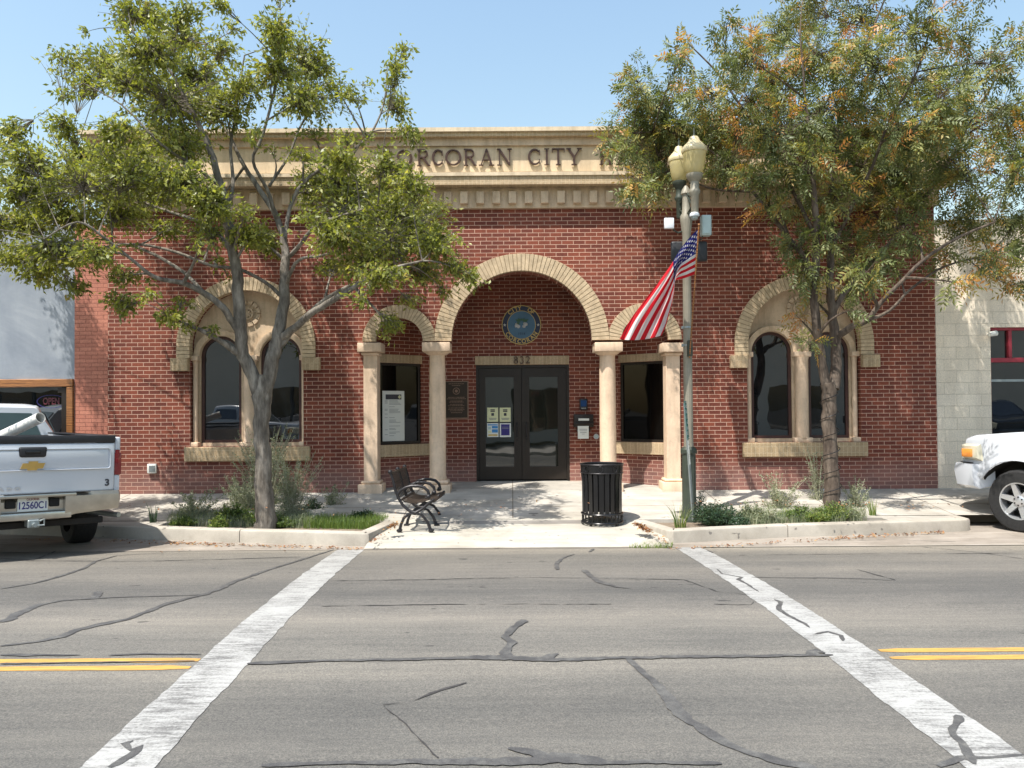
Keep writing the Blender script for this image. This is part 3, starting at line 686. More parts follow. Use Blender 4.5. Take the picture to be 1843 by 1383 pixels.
    for k in range(8):
        a = 45*k; b.plate([(md.x+.01*math.cos(math.radians(a+90)), md.z+.01*math.sin(math.radians(a+90)))]+arcp(md.x, md.z, R0*.30, a+14, a-14, 4)+[(md.x-.01*math.cos(math.radians(a+90)), md.z-.01*math.sin(math.radians(a+90)))], [], YW-.028-.001*k, YW)
    part(b, 'medallion', 'trim', smooth=0)
    # sill
    sx0, sx1 = (331, 557) if pxw < 900 else (1338, 1563)
    b = MB(); b.rbox(at(sx0, 815, YF-.07).x, at(sx1, 815, YF-.07).x, YF-.07, YW-.003, w['zs']-.245, w['zs']-.004, .008, 1); part(b, 'sill', 'header', smooth=0)
    b = MB(); b.box(w['cx']-w['ri']-.1, w['cx']+w['ri']+.1, YW+.12, YW+.9, w['zs']-.1, w['cz']+w['ri']+.1); part(b, 'interior', 'room', smooth=0)
# porch columns
def round_column(px):
    x = at(px, 740, YF+.12).x; yc = YF+.13; zt = at(px, 616, YF-.1).z; b = MB(); h = ZF-.02
    b.lathe([(.145, h+.22), (.150, h+.26), (.140, h+.30), (.142, h+1.0), (.138, zt-.5), (.132, zt-.24), (.135, zt-.2), (.165, zt-.165)], (x, yc, 0), 32); sh = part(b, 'column', 'stone')
    b = MB(); b.rbox(x-.235, x+.235, yc-.24, yc+.23, zt-.155, zt-.002, .008, 2); b.lathe([(.15, zt-.205), (.19, zt-.185), (.215, zt-.157)], (x, yc, 0), 24); part(b, 'capital', 'stone', sh)
    b = MB(); b.rbox(x-.225, x+.225, yc-.23, yc+.22, h-.1, h+.15, .01, 2); b.rbox(x-.19, x+.19, yc-.19, yc+.19, h+.151, h+.22, .03, 3); part(b, 'base', 'stone', sh)
round_column(787.5); round_column(1094)
def pier(px, s):
    x = at(px, 740, YF).x; yc = YF+.12; zt = at(px, 617, YF-.1).z; h = ZF-.02; b = MB()
    b.rbox(x-.118, x+.118, yc-.13, yc+.16, h+.2, zt-.2, .008, 1); sh = part(b, 'square_column', 'stone', smooth=0)
    b = MB(); b.rbox(x-.20, x+.20, yc-.24, yc+.2, zt-.155, zt-.002, .008, 2); b.rbox(x-.15, x+.15, yc-.17, yc+.19, zt-.21, zt-.157, .02, 2); part(b, 'capital', 'stone', sh)
    b = MB(); b.rbox(x-.205, x+.205, yc-.22, yc+.2, h-.1, h+.165, .01, 2); b.rbox(x-.165, x+.165, yc-.17, yc+.18, h+.166, h+.22, .025, 3); part(b, 'base', 'stone', sh)
pier(667, -1); pier(1212, 1)
# porch: back wall, splayed side walls, ceiling
zc_ = at(939, 480, YF).z+.12
xdl, xdr = at(803, 740, YD).x, at(1082, 740, YD).x; xfl, xfr = pl-.02, pr+.02
dl, dr, dt, db_ = at(857, 760, YD).x, at(1025, 760, YD).x, at(939, 657, YD).z, at(939, 866, YD).z
b = MB(); b.plate([(xdl, base), (dl, base), (dl, dt), (dr, dt), (dr, base), (xdr, base), (xdr, zc_), (xdl, zc_)], [], YD, YD+.3); part(b, 'porch_wall', 'brick', smooth=0)
def splay(x0, x1, y0, y1, wl, wr, wt, wb, lint, sillpx):
    """a wall from the front (x0,y0) to the back (x1,y1), built in its own plane, with one window"""
    d = Vector((x1-x0, y1-y0, 0)); L = d.length; d.normalize(); n_ = Vector((-d.y, d.x, 0)) if d.x > 0 else Vector((d.y, -d.x, 0))   # away from the street
    Mx = Matrix(((d.x, n_.x, 0, x0), (d.y, n_.y, 0, y0), (0, 0, 1, 0), (0, 0, 0, 1)))
    def hit(px, py):
        r = ray(px, py); c = Vector((0, 0, HC)); t = (Vector((x0, y0, 0))-c).dot(n_)/r.dot(n_); p = c+r*t; return (p-Vector((x0, y0, 0))).dot(d), p.z
    ul, _ = hit(wl, 740); ur, _ = hit(wr, 740); u0, u1 = sorted((max(.02, ul), max(.02, ur))); _, zt = hit((wl+wr)/2, wt); _, zb_ = hit((wl+wr)/2, wb)
    b = MB(); b.X = Mx; b.plate([(0, base), (L, base), (L, zc_), (0, zc_)], [[(u0, zb_), (u1, zb_), (u1, zt), (u0, zt)]], 0, .2); part(b, 'porch_wall', 'brick', smooth=0)
    b = MB(); b.X = Mx; b.plate([(u0, zb_), (u1, zb_), (u1, zt), (u0, zt)], [[(u0+.045, zb_+.045), (u1-.045, zb_+.045), (u1-.045, zt-.045), (u0+.045, zt-.045)]], .03, .1); wn = part(b, 'window', 'bronze', smooth=0)
    b = MB(); b.X = Mx; b.box(u0+.045, u1-.045, .06, .07, zb_+.045, zt-.045); part(b, 'pane', 'glassdark', wn, smooth=0)
    _, zs0 = hit((wl+wr)/2, sillpx[1]); b = MB(); b.X = Mx; b.rbox(.0, L-.06, -.05, .03, zs0, zb_-.003, .006, 1); part(b, 'sill', 'soldier', smooth=0)
    _, zl1 = hit((wl+wr)/2, lint); b = MB(); b.X = Mx; b.rbox(u0-.02, u1+.02, -.012, .03, zt+.003, zl1, .003, 1); part(b, 'lintel', 'soldier', smooth=0)
    return Mx, hit, (u0, u1, zb_, zt)
SPL = splay(xfl, xdl, YF+.30, YD, 679, 758, 654, 800, 639, (801, 822))
SPR = splay(xfr, xdr, YF+.30, YD, 1203, 1116, 651, 796, 637, (797, 818))
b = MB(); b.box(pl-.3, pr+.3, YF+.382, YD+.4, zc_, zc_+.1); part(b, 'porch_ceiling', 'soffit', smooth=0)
b = MB(); b.box(pl-.3, pl-.021, YF+.382, YF+.6, base, zc_); b.box(pr+.021, pr+.3, YF+.382, YF+.6, base, zc_)
part(b, 'porch_side', 'brick', smooth=0)
lx0, lx1 = at(855, 648, YD).x, at(1024, 648, YD).x
b = MB(); b.rbox(lx0, lx1, YD-.02, YD+.05, dt+.003, at(939, 641, YD).z, .004, 1); part(b, 'lintel', 'soldier', smooth=0)
b = MB()
for ch, a, c in (('8', 924, 933), ('3', 935, 943), ('2', 945, 954)): glyph(b, ch, at(a, 648, YD).x, at(c, 648, YD).x, at(939, 655, YD).z, at(939, 642, YD).z, YD-.03, .02)
part(b, 'house_number', 'letter', smooth=0)
# double door
yd = YD+.06; df = MB(); gl = at(874, 760, yd).x, at(925, 760, yd).x, at(953, 760, yd).x, at(1004, 760, yd).x
gt, gb = at(939, 679, yd).z, at(939, 840, yd).z; dm = at(939, 760, yd).x; zd0 = db_+.01
df.plate([(dl, zd0), (dl, dt), (dr, dt), (dr, zd0), (dr-.05, zd0), (dr-.05, dt-.05), (dl+.05, dt-.05), (dl+.05, zd0)], [], yd-.05, yd+.06)
part(df, 'door_frame', 'bronze', smooth=0)
for (a, c, g0, g1, hs) in ((dl+.053, dm-.004, gl[0], gl[1], 1), (dm+.004, dr-.053, gl[2], gl[3], -1)):
    b = MB(); b.plate([(a, zd0+.015), (c, zd0+.015), (c, dt-.054), (a, dt-.054)], [[(g0, gb), (g1, gb), (g1, gt), (g0, gt)]], yd-.02, yd+.025); dr_ = part(b, 'door', 'bronze', smooth=0)
    b = MB(); b.box(g0, g1, yd, yd+.01, gb, gt); part(b, 'pane', 'glassdoor', dr_, smooth=0)
    hx = (c-.085) if hs > 0 else (a+.085); hz = at(939, 775, yd).z
    b = MB(); b.tube([(hx, yd-.02, hz+.14), (hx, yd-.075, hz+.13), (hx, yd-.08, hz), (hx, yd-.075, hz-.13), (hx, yd-.02, hz-.14)], .011, 8); part(b, 'handle', 'iron', dr_)
    b = MB(); b.box(a+.03, c-.03, yd+.04, yd+.06, hz-.02, hz+.03); part(b, 'push_bar', 'silver', dr_, smooth=0)
b = MB(); b.box(dl-.1, dr+.1, yd+.07, yd+.5, zd0-.05, dt+.02); part(b, 'interior', 'room', smooth=0)
# ------------------------------------------------------------------ things fixed to the porch
seal_c = at(938.5, 585, YD-.04)
seal = thing('wall_seal', (seal_c.x, YD-.002, seal_c.z), 'round blue and gold town seal on the brick above the porch doors', 'seal')
Rz = 35.5*YD/F
def disc(r0, r1, y0, y1, m, name, par=None):
    b = MB(); h = [arcp(0, 0, r0, 360, 7.5, 47)] if r0 else []
    b.plate(arcp(0, 0, r1, 0, 352.5, 47), h, y0, y1); return b.build(name, m, par or seal)
disc(0, Rz-.008, -.02, 0, 'navy', 'disc'); disc(Rz-.014, Rz, -.028, 0, 'sealgold', 'rim'); disc(0, Rz*.70, -.026, -.0205, 'sealblue', 'field'); disc(Rz*.70, Rz*.725, -.029, -.0205, 'sealgold', 'inner_ring')
b = MB()
def ring_text(txt, r, mid, span, flip):
    n = len(txt)
    for i, ch in enumerate(txt):
        if ch == ' ': continue
        a = math.radians(mid+(span/2-span*i/(n-1))*(1 if not flip else -1)); rot = a-PI/2 if not flip else a+PI/2
        m4 = Matrix.Translation((r*math.cos(a), -.024, r*math.sin(a))) @ Matrix.Rotation(-rot, 4, 'Y') @ FACE
        add_text(b, ch, .105, m4, .004, .0025)
ring_text('CITY  OF', Rz*.845, 90, 84, False); ring_text('CORCORAN', Rz*.845, 270, 112, True)
b.build('lettering', 'sealgold', seal, smooth=0)
b = MB()
for s in (-1, 1):
    b.plate([(s*Rz*.85+(.032 if k % 2 == 0 else .013)*math.sin(k*PI/5), (.032 if k % 2 == 0 else .013)*math.cos(k*PI/5)) for k in range(10)], [], -.026, -.0205)
b.build('star', 'whitecloth', seal, smooth=0)
b = MB()
for s, dx, dz, r in ((-1, -.085, .005, .035), (-1, -.055, -.03, .033), (-1, -.10, -.02, .028), (1, .05, -.025, .033), (1, .085, .01, .033), (1, .06, .02, .03)):
    bm = bmesh.new(); bmesh.ops.create_icosphere(bm, subdivisions=2, radius=r)
    for v in bm.verts: v.co.y *= .3; v.co += Vector((dx, -.03, dz))
    b.bm(bm)
b.build('cotton_boll', 'whitecloth', seal)
b = MB()
for a, L, dx, dz in ((150, .11, -.02, .05), (120, .08, -.02, .06), (60, .08, .02, .06), (28, .12, .03, .05), (90, .05, 0, .07), (200, .07, -.03, .04)):
    ca, sa = math.cos(math.radians(a)), math.sin(math.radians(a)); k = len(b.v)
    b.plate([(dx, dz), (dx+.5*L*ca-.025*sa, dz+.5*L*sa+.025*ca), (dx+L*ca, dz+L*sa), (dx+.5*L*ca+.025*sa, dz+.5*L*sa-.025*ca)], [], -.034-.001*k/8, -.0265)
b.build('leaf', 'sealgreen', seal, smooth=0)
b = MB(); add_text(b, '1914', .07, Matrix.Translation((0, -.028, -Rz*.46)) @ FACE, .002); b.build('date', 'navy', seal, smooth=0)
# bronze plaque
p0, p1 = at(801, 753, YD), at(842, 687, YD)
pq = thing('bronze_plaque', ((p0.x+p1.x)/2, YD-.002, p0.z), 'dark bronze dedication plaque between the round column and the doors', 'plaque')
W_, H_ = p1.x-p0.x, p1.z-p0.z
b = MB(); b.rbox(-W_/2, W_/2, -.02, 0, 0, H_, .004, 1); b.build('plate', 'bronzeplaque', pq, smooth=0)
b = MB(); b.plate([(-W_/2-.012, -.012), (W_/2+.012, -.012), (W_/2+.012, H_+.012), (-W_/2-.012, H_+.012)], [[(-W_/2+.008, .008), (W_/2-.008, .008), (W_/2-.008, H_-.008), (-W_/2+.008, H_-.008)]], -.03, 0); b.build('rim', 'plaquerim', pq, smooth=0)
b = MB(); b.plate(arcp(0, H_*.74, .065, 0, 345, 23), [arcp(0, H_*.74, .052, 0, 345, 23)], -.026, -.02); b.plate(arcp(0, H_*.74, .03, 0, 315, 7), [], -.026, -.02)
for i, z in enumerate((.93, .88, .56, .52, .46, .43, .37, .33, .27, .23, .19, .14)):
    w = (.28, .16, .3, .34, .22, .26, .24, .3, .28, .3, .24, .2)[i]*W_/.42; x = -w/2
    r = random.Random(i)
    while x < w/2: l = r.uniform(.015, .05); b.box(x, min(w/2, x+l), -.024, -.02, z*H_, z*H_+.011); x += l+.008
b.build('inscription', 'plaquerim', pq, smooth=0)
# sheets of paper on the left door
yp = YD+.06-.006
def notice(px0, px1, py0, py1, m, lines, label, group=None, Y=yp, edge=None):
    a, c = at(px0, py1, Y), at(px1, py0, Y); w, h = c.x-a.x, c.z-a.z
    t = thing('notice', ((a.x+c.x)/2, Y, a.z), label, 'notice', 0, group); b = MB(); b.box(-w/2, w/2, -.004, 0, 0, h); b.build('sheet', m, t, smooth=0)
    for k, (u0, u1, v0, v1, mm, nm) in enumerate(lines): 
        b = MB(); b.box(-w/2+u0*w, -w/2+u1*w, -.0065-.0003*k, -.0041, h*v0, h*v1); b.build(nm, mm, t, smooth=0)
    return t
for px, lab in ((877, 'pale yellow notice with a phone sign, upper left of four on the door'), (899.5, 'pale yellow notice with a person sign, upper right of four on the door')):
    notice(px, px+19.5, 734, 759.5, 'paperyellow', [(.3, .7, .8, .88, 'ink', 'print'), (.3, .7, .7, .77, 'ink', 'print'), (.38, .62, .42, .62, 'ink', 'symbol'), (.15, .85, .22, .26, 'inkgrey', 'print'), (.2, .8, .14, .18, 'inkgrey', 'print')], lab)
notice(877, 897, 762, 787, 'paper', [(.42, .95, .62, .80, 'blue', 'panel'), (.42, .95, .32, .56, 'blue', 'panel'), (.05, .38, .30, .46, 'paperyellow', 'panel'), (.05, .95, .84, .92, 'blue', 'print'), (.08, .92, .08, .2, 'sealgold', 'print'), (.08, .34, .55, .75, 'greybox', 'panel')], 'white notice with blue panels, lower left of four on the door')
notice(899.5, 919.5, 762, 787, 'paper', [(.12, .88, .12, .92, 'indigo', 'panel'), (.2, .8, .7, .73, 'inkgrey', 'print'), (.2, .8, .6, .63, 'inkgrey', 'print')], 'white framed dark blue notice, lower right of four on the door')
# agenda sheet behind the left splayed window
Mx, hit, (u0, u1, zb_, zt) = SPL
ua, za = hit(691, 795); ub, zb2 = hit(730, 704); ag = thing('agenda_sheet', Mx @ Vector(((ua+ub)/2, .055, za)), 'tall white agenda sheet taped in the dark porch window', 'poster', math.atan2(Mx[1][0], Mx[0][0]))
w, h = ub-ua, zb2-za; b = MB(); b.box(-w/2, w/2, -.004, 0, 0, h); b.build('sheet', 'paper', ag, smooth=0)
b = MB(); b.box(-w*.36, w*.36, -.006, -.0041, h*.83, h*.93); b.build('heading', 'ink', ag, smooth=0)
b = MB(); b.plate([(w*.28, h*.84), (w*.36, h*.88), (w*.28, h*.92), (w*.2, h*.88)], [], -.0075, -.0061); b.build('emblem', 'paperyellow', ag, smooth=0)
b = MB(); r = random.Random(3)
for i in range(30):
    z = h*(.80-.72*i/30)
    if r.random() < .8: b.box(-w*.2, -w*.2+w*r.uniform(.2, .55), -.0055, -.0041, z, z+h*.008)
    if r.random() < .4: b.box(-w*.4, -w*.4+w*.13, -.0055, -.0041, z, z+h*.008)
b.build('print', 'inkgrey', ag, smooth=0)
# right of the door: card reader, drop box with label, paper, round button
a, c = at(1043, 738, YD), at(1057, 718, YD); t = thing('card_reader', ((a.x+c.x)/2, YD-.002, a.z), 'small black card reader with a blue screen above the drop box', 'intercom')
w, h = c.x-a.x, c.z-a.z; b = MB(); b.rbox(-w/2, w/2, -.04, 0, 0, h, .01, 2); b.build('case', 'plastic', t); b = MB(); b.rbox(-w*.36, w*.36, -.044, -.0405, h*.3, h*.85, .002, 1); b.build('screen', plain('reader_screen', (.01, .05, .16), .1), t, smooth=0)
b = MB(); b.rbox(-w*.3, w*.3, -.046, -.0405, h*.08, h*.2, .002, 1); b.build('label_strip', 'inkgrey', t, smooth=0)
a, c = at(1033, 772, YD-.12), at(1068, 746, YD-.12); t = thing('drop_box', ((a.x+c.x)/2, YD-.002, a.z), 'dark brown wall drop box with a white slot label beside the doors', 'mailbox')
w, h = c.x-a.x, c.z-a.z; b = MB(); b.rbox(-w/2, w/2, -.14, 0, h*.1, h, .012, 2); b.rbox(-w*.34, w*.34, -.12, 0, -.05, h*.1-.002, .01, 1); b.build('body', 'bronze', t)
b = MB(); b.rbox(-w*.5, w*.5, -.17, -.02, h*.28, h*.42, .008, 2); b.build('flap', 'bronze', t); b = MB(); b.box(-w*.27, w*.27, -.146, -.1405, h*.56, h*.72); b.build('slot_label', 'paper', t, smooth=0)
notice(1040, 1059.5, 767, 790, 'paper', [(.15, .85, .72, .76, 'inkgrey', 'print'), (.15, .85, .6, .64, 'inkgrey', 'print'), (.2, .8, .46, .50, 'inkgrey', 'print'), (.38, .62, .35, .38, 'inkgrey', 'print')], 'white printed notice taped below the drop box', Y=YD-.145)
bc = at(1073, 786, YD); t = thing('door_button', (bc.x, YD-.002, bc.z), 'round steel door button on the brick beside the drop box', 'button')
b = MB(); b.plate(arcp(0, 0, .05, 0, 345, 23), [arcp(0, 0, .034, 0, 345, 23)], -.02, 0); b.build('ring', 'silver', t); b = MB(); b.plate(arcp(0, 0, .033, 0, 345, 23), [], -.014, 0); b.build('knob', 'greybox', t)
oc = at(275, 843.5, YF); t = thing('outlet_box', (oc.x, YF-.002, oc.z), 'square white outlet cover low on the sunlit brick wall', 'outlet')
b = MB(); b.rbox(-.075, .075, -.05, 0, -.08, .08, .01, 2); b.build('cover', 'greybox' if 0 else 'paper', t); b = MB(); b.rbox(-.04, .06, -.056, -.0505, -.055, .055, .004, 1); b.rbox(.035, .05, -.062, -.0565, -.01, .012, .002, 1); b.build('lid', 'galv', t)
# ------------------------------------------------------------------ left neighbour
def stucco():
    t = NT('grey_blue_stucco'); a = t.noise(.9, 6, .65, None, .6); d = t.noise(14, 4); v = t.noise(1.0, 5, .6, t.mapv(t.obj(), (3.5, 1, .5)))
    c = t.ramp(a, [(.3, (.20, .225, .26)), (.52, (.27, .295, .325)), (.72, (.38, .40, .42))]); c = t.mix(.4, c, t.ramp(v, [(.3, (.78, .8, .83)), (.7, (1.15, 1.14, 1.12))]), 'MULTIPLY')
    t.bsdf(c, .9, 0, t.bump(d, .3, .01), .3); return t.m
M['stucco'] = stucco()
def wood():
    t = NT('varnished_timber'); g = t.mapv(t.obj(), (1.4, 1, 16)); w = t.n('ShaderNodeTexWave', wave_type='BANDS', bands_direction='Z'); t.l(g, w.inputs[0]); w.inputs['Scale'].default_value = 1.1; w.inputs['Distortion'].default_value = 9; w.inputs['Detail'].default_value = 4
    c = t.ramp(w.outputs['Fac'], [(.15, (.07, .025, .010)), (.5, (.26, .10, .03)), (.85, (.46, .20, .06))]); t.bsdf(c, .45, 0, t.bump(w.outputs['Fac'], .2, .004), .5); return t.m
M['wood'] = wood()
gxl = -16.0; gx = at(134, 600, YF).x; ztg = at(20, 388, YF).z
wt, wx = at(60, 697, YF).z, at(121, 740, YF).x
nb = thing('grey_shop', ((gxl+gx)/2, YF, ZF), 'grey blue stucco shop with a timber framed window at the picture edge', 'building')
def npart(b, name, m, root, par=None, **k): return local_build(b, name, m, par or root, **k)
bx0 = gxl+.6; wb = .55
b = MB(); b.plate([(gxl, base), (gx-.002, base), (gx-.002, ztg), (gxl, ztg)], [[(bx0, wb), (wx+.10, wb), (wx+.10, wt+.13), (bx0, wt+.14)]], YF+.01, YF+.4); b.box(gxl, gx-.01, YF+.41, 24, base, ztg-.2); npart(b, 'wall', 'stucco', nb, smooth=0)
b = MB(); b.plate([(gx, base), (XL-.003, base), (XL-.003, at(165, 404, YF).z), (gx, at(165, 404, YF).z)], [], YF+.005, YF+.35); npart(b, 'brick_pier', 'paint_brick', nb, smooth=0)
b = MB(); b.rbox(bx0+.01, wx+.112, YF-.04, YF+.15, wt, wt+.135, .01, 1); b.rbox(wx, wx+.112, YF-.035, YF+.15, wb, wt-.003, .01, 1); b.rbox(bx0+.01, wx-.003, YF-.03, YF+.15, wb, wb+.14, .01, 1); wf = npart(b, 'window_frame', 'wood', nb, smooth=0)
b = MB(); b.rbox(wx-.10, wx-.003, YF+.0, YF+.12, wb+.143, wt-.003, .005, 1); b.rbox(wx-.16, wx-.02, YF-.005, YF-.0005, wt-.1, wt-.02, .002, 1); npart(b, 'inner_frame', 'bronze', nb, wf, smooth=0)
b = MB(); b.box(bx0+.02, wx-.10, YF+.08, YF+.09, wb+.1, wt-.003); npart(b, 'pane', 'glass', nb, wf, smooth=0)
b = MB(); b.box(gxl-.05, gx+.0, YF-.04, YF+.42, ztg+.003, ztg+.08); npart(b, 'parapet_cap', 'galv', nb, smooth=0)
op = at(92, 723, YF+.07); t = thing('open_sign', (op.x, YF+.076, op.z), 'dim red OPEN sign inside the timber framed shop window', 'sign')
b = MB(); add_text(b, 'OPEN', .16, FACE, .005, .003, fitw=.28); b.build('tubes', plain('red_sign_tube', (.13, .02, .03), .4), t, smooth=0)
b = MB(); b.plate(arcp(0, 0, .25, 0, 345, 23), [arcp(0, 0, .235, 0, 345, 23)], -.004, .003); b.v = [(x, y, z*.45) for x, y, z in b.v]; b.build('border', 'indigo', t, smooth=0)
# ------------------------------------------------------------------ right neighbour
rx0 = XR+.003; rx1 = 18.0; zt2 = at(1760, 395, YF).z; wxl = at(1784, 620, YF).x; wz1 = at(1815, 589, YF).z; ztr0, ztr1 = at(1815, 652, YF).z, at(1815, 644, YF).z
rb = thing('cream_shop', ((rx0+rx1)/2, YF, ZF), 'cream painted block shop with a red framed shop window', 'building')
wb2 = .75
b = MB(); b.plate([(rx0, base), (rx1, base), (rx1, zt2), (rx0, zt2)], [[(wxl, wb2), (rx1-2, wb2), (rx1-2, wz1), (wxl, wz1)]], YF+.02, YF+.4); b.box(rx0+.01, rx1, YF+.41, 24, base, zt2-.2); npart(b, 'wall', 'block', rb, smooth=0)
b = MB(); fr = .055
b.rbox(wxl, rx1-2, YF+.06, YF+.16, wz1-.05, wz1, .004, 1); b.rbox(wxl, rx1-2, YF+.05, YF+.16, ztr0, ztr1, .004, 1); b.rbox(wxl, wxl+.03, YF+.06, YF+.16, wb2, wz1-.053, .004, 1)
xm = at(1818, 620, YF+.06).x
for k in range(5): b.rbox(xm-.03+k*1.6, xm+.03+k*1.6, YF+.055, YF+.16, ztr1+.002, wz1-.052, .004, 1)
wf2 = npart(b, 'window_frame', 'redframe', rb, smooth=0)
b = MB(); b.box(wxl+.03, rx1-2, YF+.11, YF+.12, wb2, ztr0-.002); b.box(wxl+.03, rx1-2, YF+.11, YF+.12, ztr1+.002, wz1-.052); npart(b, 'pane', 'glass', rb, wf2, smooth=0)
b = MB(); b.box(wxl+.03, rx1-2, YF+.095, YF+.105, ztr0-.33, ztr0-.29); npart(b, 'blind_rail', 'galv', rb, wf2, smooth=0)
cl = at(1786, 601, YF-.1); t = thing('wall_camera', (cl.x, YF+.018, cl.z), 'short white tube camera at the corner of the red framed window', 'camera')
b = MB(); b.tube([(0, 0, 0), (0, -.1, .0)], .02, 8); b.tube([(-.05, -.12, -.01), (.07, -.12, .01)], [.04, .045], 14); b.build('housing', 'paper', t)
b = MB(); b.tube([(.07, -.12, .01), (.078, -.12, .011)], .035, 14); b.build('lens', 'plastic', t)
# pavement kiss: opposite side of the street, seen only in the window reflections
ob = thing('opposite_building', (0, -9.5, .12), 'long pale stucco building across the street, mirrored in the windows', 'building')
b = MB(); b.plate([(-34, 0), (34, 0), (34, 5.6), (-34, 5.6)], [[(x, .6), (x+3.2, .6), (x+3.2, 2.7), (x, 2.7)] for x in (-30, -24, -18, -12, -6, 0, 6, 12, 18, 24)], -.3, 0)
b.box(-34, 34, -8, -.31, 0, 5.3); b.build('wall', 'beige', ob, smooth=0)
for x in (-30, -24, -18, -12, -6, 0, 6, 12, 18, 24):
    b = MB(); b.box(x, x+3.2, -.15, -.1, .6, 2.7); wn = b.build('window', 'glass', ob, smooth=0); b = MB(); b.box(x+1.55, x+1.65, -.099, -.04, .6, 2.7); b.build('mullion', 'bronze', wn, smooth=0)
b = MB(); b.box(-34.2, 34.2, -.35, .2, 5.602, 5.8); b.build('cornice', 'cap', ob, smooth=0)
# ------------------------------------------------------------------ trash can
cp = ground(1083, 942, .118); can = thing('trash_can', (cp.x, 11.05, zpath(11.0)+.004), 'black slatted steel litter bin at the edge of the crossing ramp', 'trash can')
R_ = .285; H_ = .87
b = MB(); b.lathe([(R_-.035, .20), (R_-.032, .5), (R_-.03, H_-.03)], seg=32); b.build('liner', 'black', can)
b = MB()
for k in range(22):
    a = 2*PI*k/22; ca, sa = math.cos(a), math.sin(a); tx, ty = -sa, ca; w = .031; vs = []
    for z, r in ((.155, R_-.004), (.19, R_-.002), (.60, R_+.0), (.74, R_+.012)):
        for rr in (r, r-.006):
            for s in (-1, 1): vs.append((ca*rr+tx*w*s, sa*rr+ty*w*s, z))
    fs = []
    for i in range(3): o = 4*i; fs += [(o, o+1, o+5, o+4), (o+3, o+2, o+6, o+7), (o+1, o+3, o+7, o+5), (o+2, o, o+4, o+6)]
    b.add(vs, fs)
b.build('slats', 'black', can, smooth=20)
b = MB()
for k in range(26):
    a = 2*PI*k/26; b.tube([(R_*math.cos(a), R_*math.sin(a), .03), (R_*math.cos(a), R_*math.sin(a), .155)], .008, 6)
b.build('bars', 'black', can)
def ring(r, z, t, m=None): 
    b = MB(); n = 36; rings = []
    b.tube([(r*math.cos(2*PI*i/n), r*math.sin(2*PI*i/n), z) for i in range(n)]+[(r, .0001, z)], t, 8); return b
b = ring(R_+.008, .04, .014); b.v += []; b.build('base_ring', 'black', can); ring(R_+.008, .162, .014).build('ring', 'black', can)
b = MB(); prof = [(R_+.012, .742), (R_+.016, .745), (R_+.022, H_-.01), (R_+.018, H_-.008), (R_+.010, .745)]; b.lathe(prof, seg=36); b.build('top_band', 'black', can)
ring(R_+.018, .742, .007).build('ring', 'iron', can); ring(R_+.022, H_-.008, .010).build('rim', 'iron', can)
for a0 in (-140, -100, -60): 
    b = MB()
    cx_, cy_ = (R_+.024)*math.cos(math.radians(a0)), (R_+.024)*math.sin(math.radians(a0)); pts = []
    for i in range(13):
        t = 2*PI*i/12; a = math.radians(a0)+.14*math.cos(t)*.8; pts.append(((R_+.024)*math.cos(a), (R_+.024)*math.sin(a), .80+.042*math.sin(t)))
    b.tube(pts, .004, 5); b.build('scrollwork', 'iron', can)
for a in (45, 135, 225, 315):
    b = MB(); b.lathe([(.02, -.002), (.02, .03)], (R_*.9*math.cos(math.radians(a)), R_*.9*math.sin(math.radians(a)), 0), 10); b.build('foot', 'iron', can)
# ------------------------------------------------------------------ bench, seen from its end, facing right
bp = ground(719, 957, .112); bench = thing('park_bench', (bp.x, bp.y, .112), 'dark cast iron bench with strip seat, seen end on beside the left planting bed', 'bench', math.radians(-3))
UF = [(-.12, .80), (-.085, .70), (-.06, .58), (-.016, .46), (.05, .355), (.13, .285), (.22, .258), (.32, .31), (.41, .39), (.48, .44)]
LG = [(0, 0), (.02, .09), (.06, .18), (.13, .24), (.22, .258), (.31, .225), (.385, .13), (.436, 0)]
AR = [(-.03, .50), (.02, .56), (.09, .60), (.17, .62), (.26, .62), (.34, .60), (.395, .55), (.41, .49), (.39, .455), (.36, .46)]
L_ = 1.02
for k, y in enumerate((0, L_/2, L_)):
    P = lambda q: [(x, y, z) for x, z in q]
    b = MB(); b.tube(P(UF), [.021]*9+[.017], 8); b.tube(P(LG), [.024, .02, .019, .019, .02, .019, .02, .024], 8)
    for (x, z) in ((0, .012), (.436, .012)): b.rbox(x-.035, x+.035, y-.04, y+.04, 0, .03, .008, 2)
    bm = bmesh.new(); bmesh.ops.create_uvsphere(bm, u_segments=12, v_segments=8, radius=.032, matrix=Matrix.Translation((-.125, y, .81))); b.bm(bm)
    fr = b.build('end_frame', 'iron', bench)
    b = MB(); b.tube(P(AR), [.016, .019, .02, .021, .022, .022, .022, .02, .018, .014], 10); bm = bmesh.new(); bmesh.ops.create_uvsphere(bm, u_segments=12, v_segments=8, radius=.034, matrix=Matrix.Translation((.40, y, .475))); b.bm(bm)
    b.build('armrest', 'iron', bench)
b = MB()
for i in range(11):      # crosswise curved strips of the seat
    y = .06+(L_-.12)*i/10
    q = [(.0, .44), (.06, .405), (.14, .385), (.24, .385), (.34, .41), (.42, .432), (.47, .425), (.485, .40)]; vs = []
    for x, z in q: vs += [(x, y-.026, z), (x, y+.026, z), (x, y+.026, z-.006), (x, y-.026, z-.006)]
    b.add(vs, [(4*j+a, 4*j+(a+1) % 4, 4*j+4+(a+1) % 4, 4*j+4+a) for j in range(7) for a in range(4)])
b.tube([(.02, 0, .425), (.02, L_, .425)], .012, 6); b.tube([(.47, 0, .405), (.47, L_, .405)], .014, 6); b.tube([(.22, 0, .375), (.22, L_, .375)], .012, 6)
b.build('seat', 'slat', bench)
b = MB()
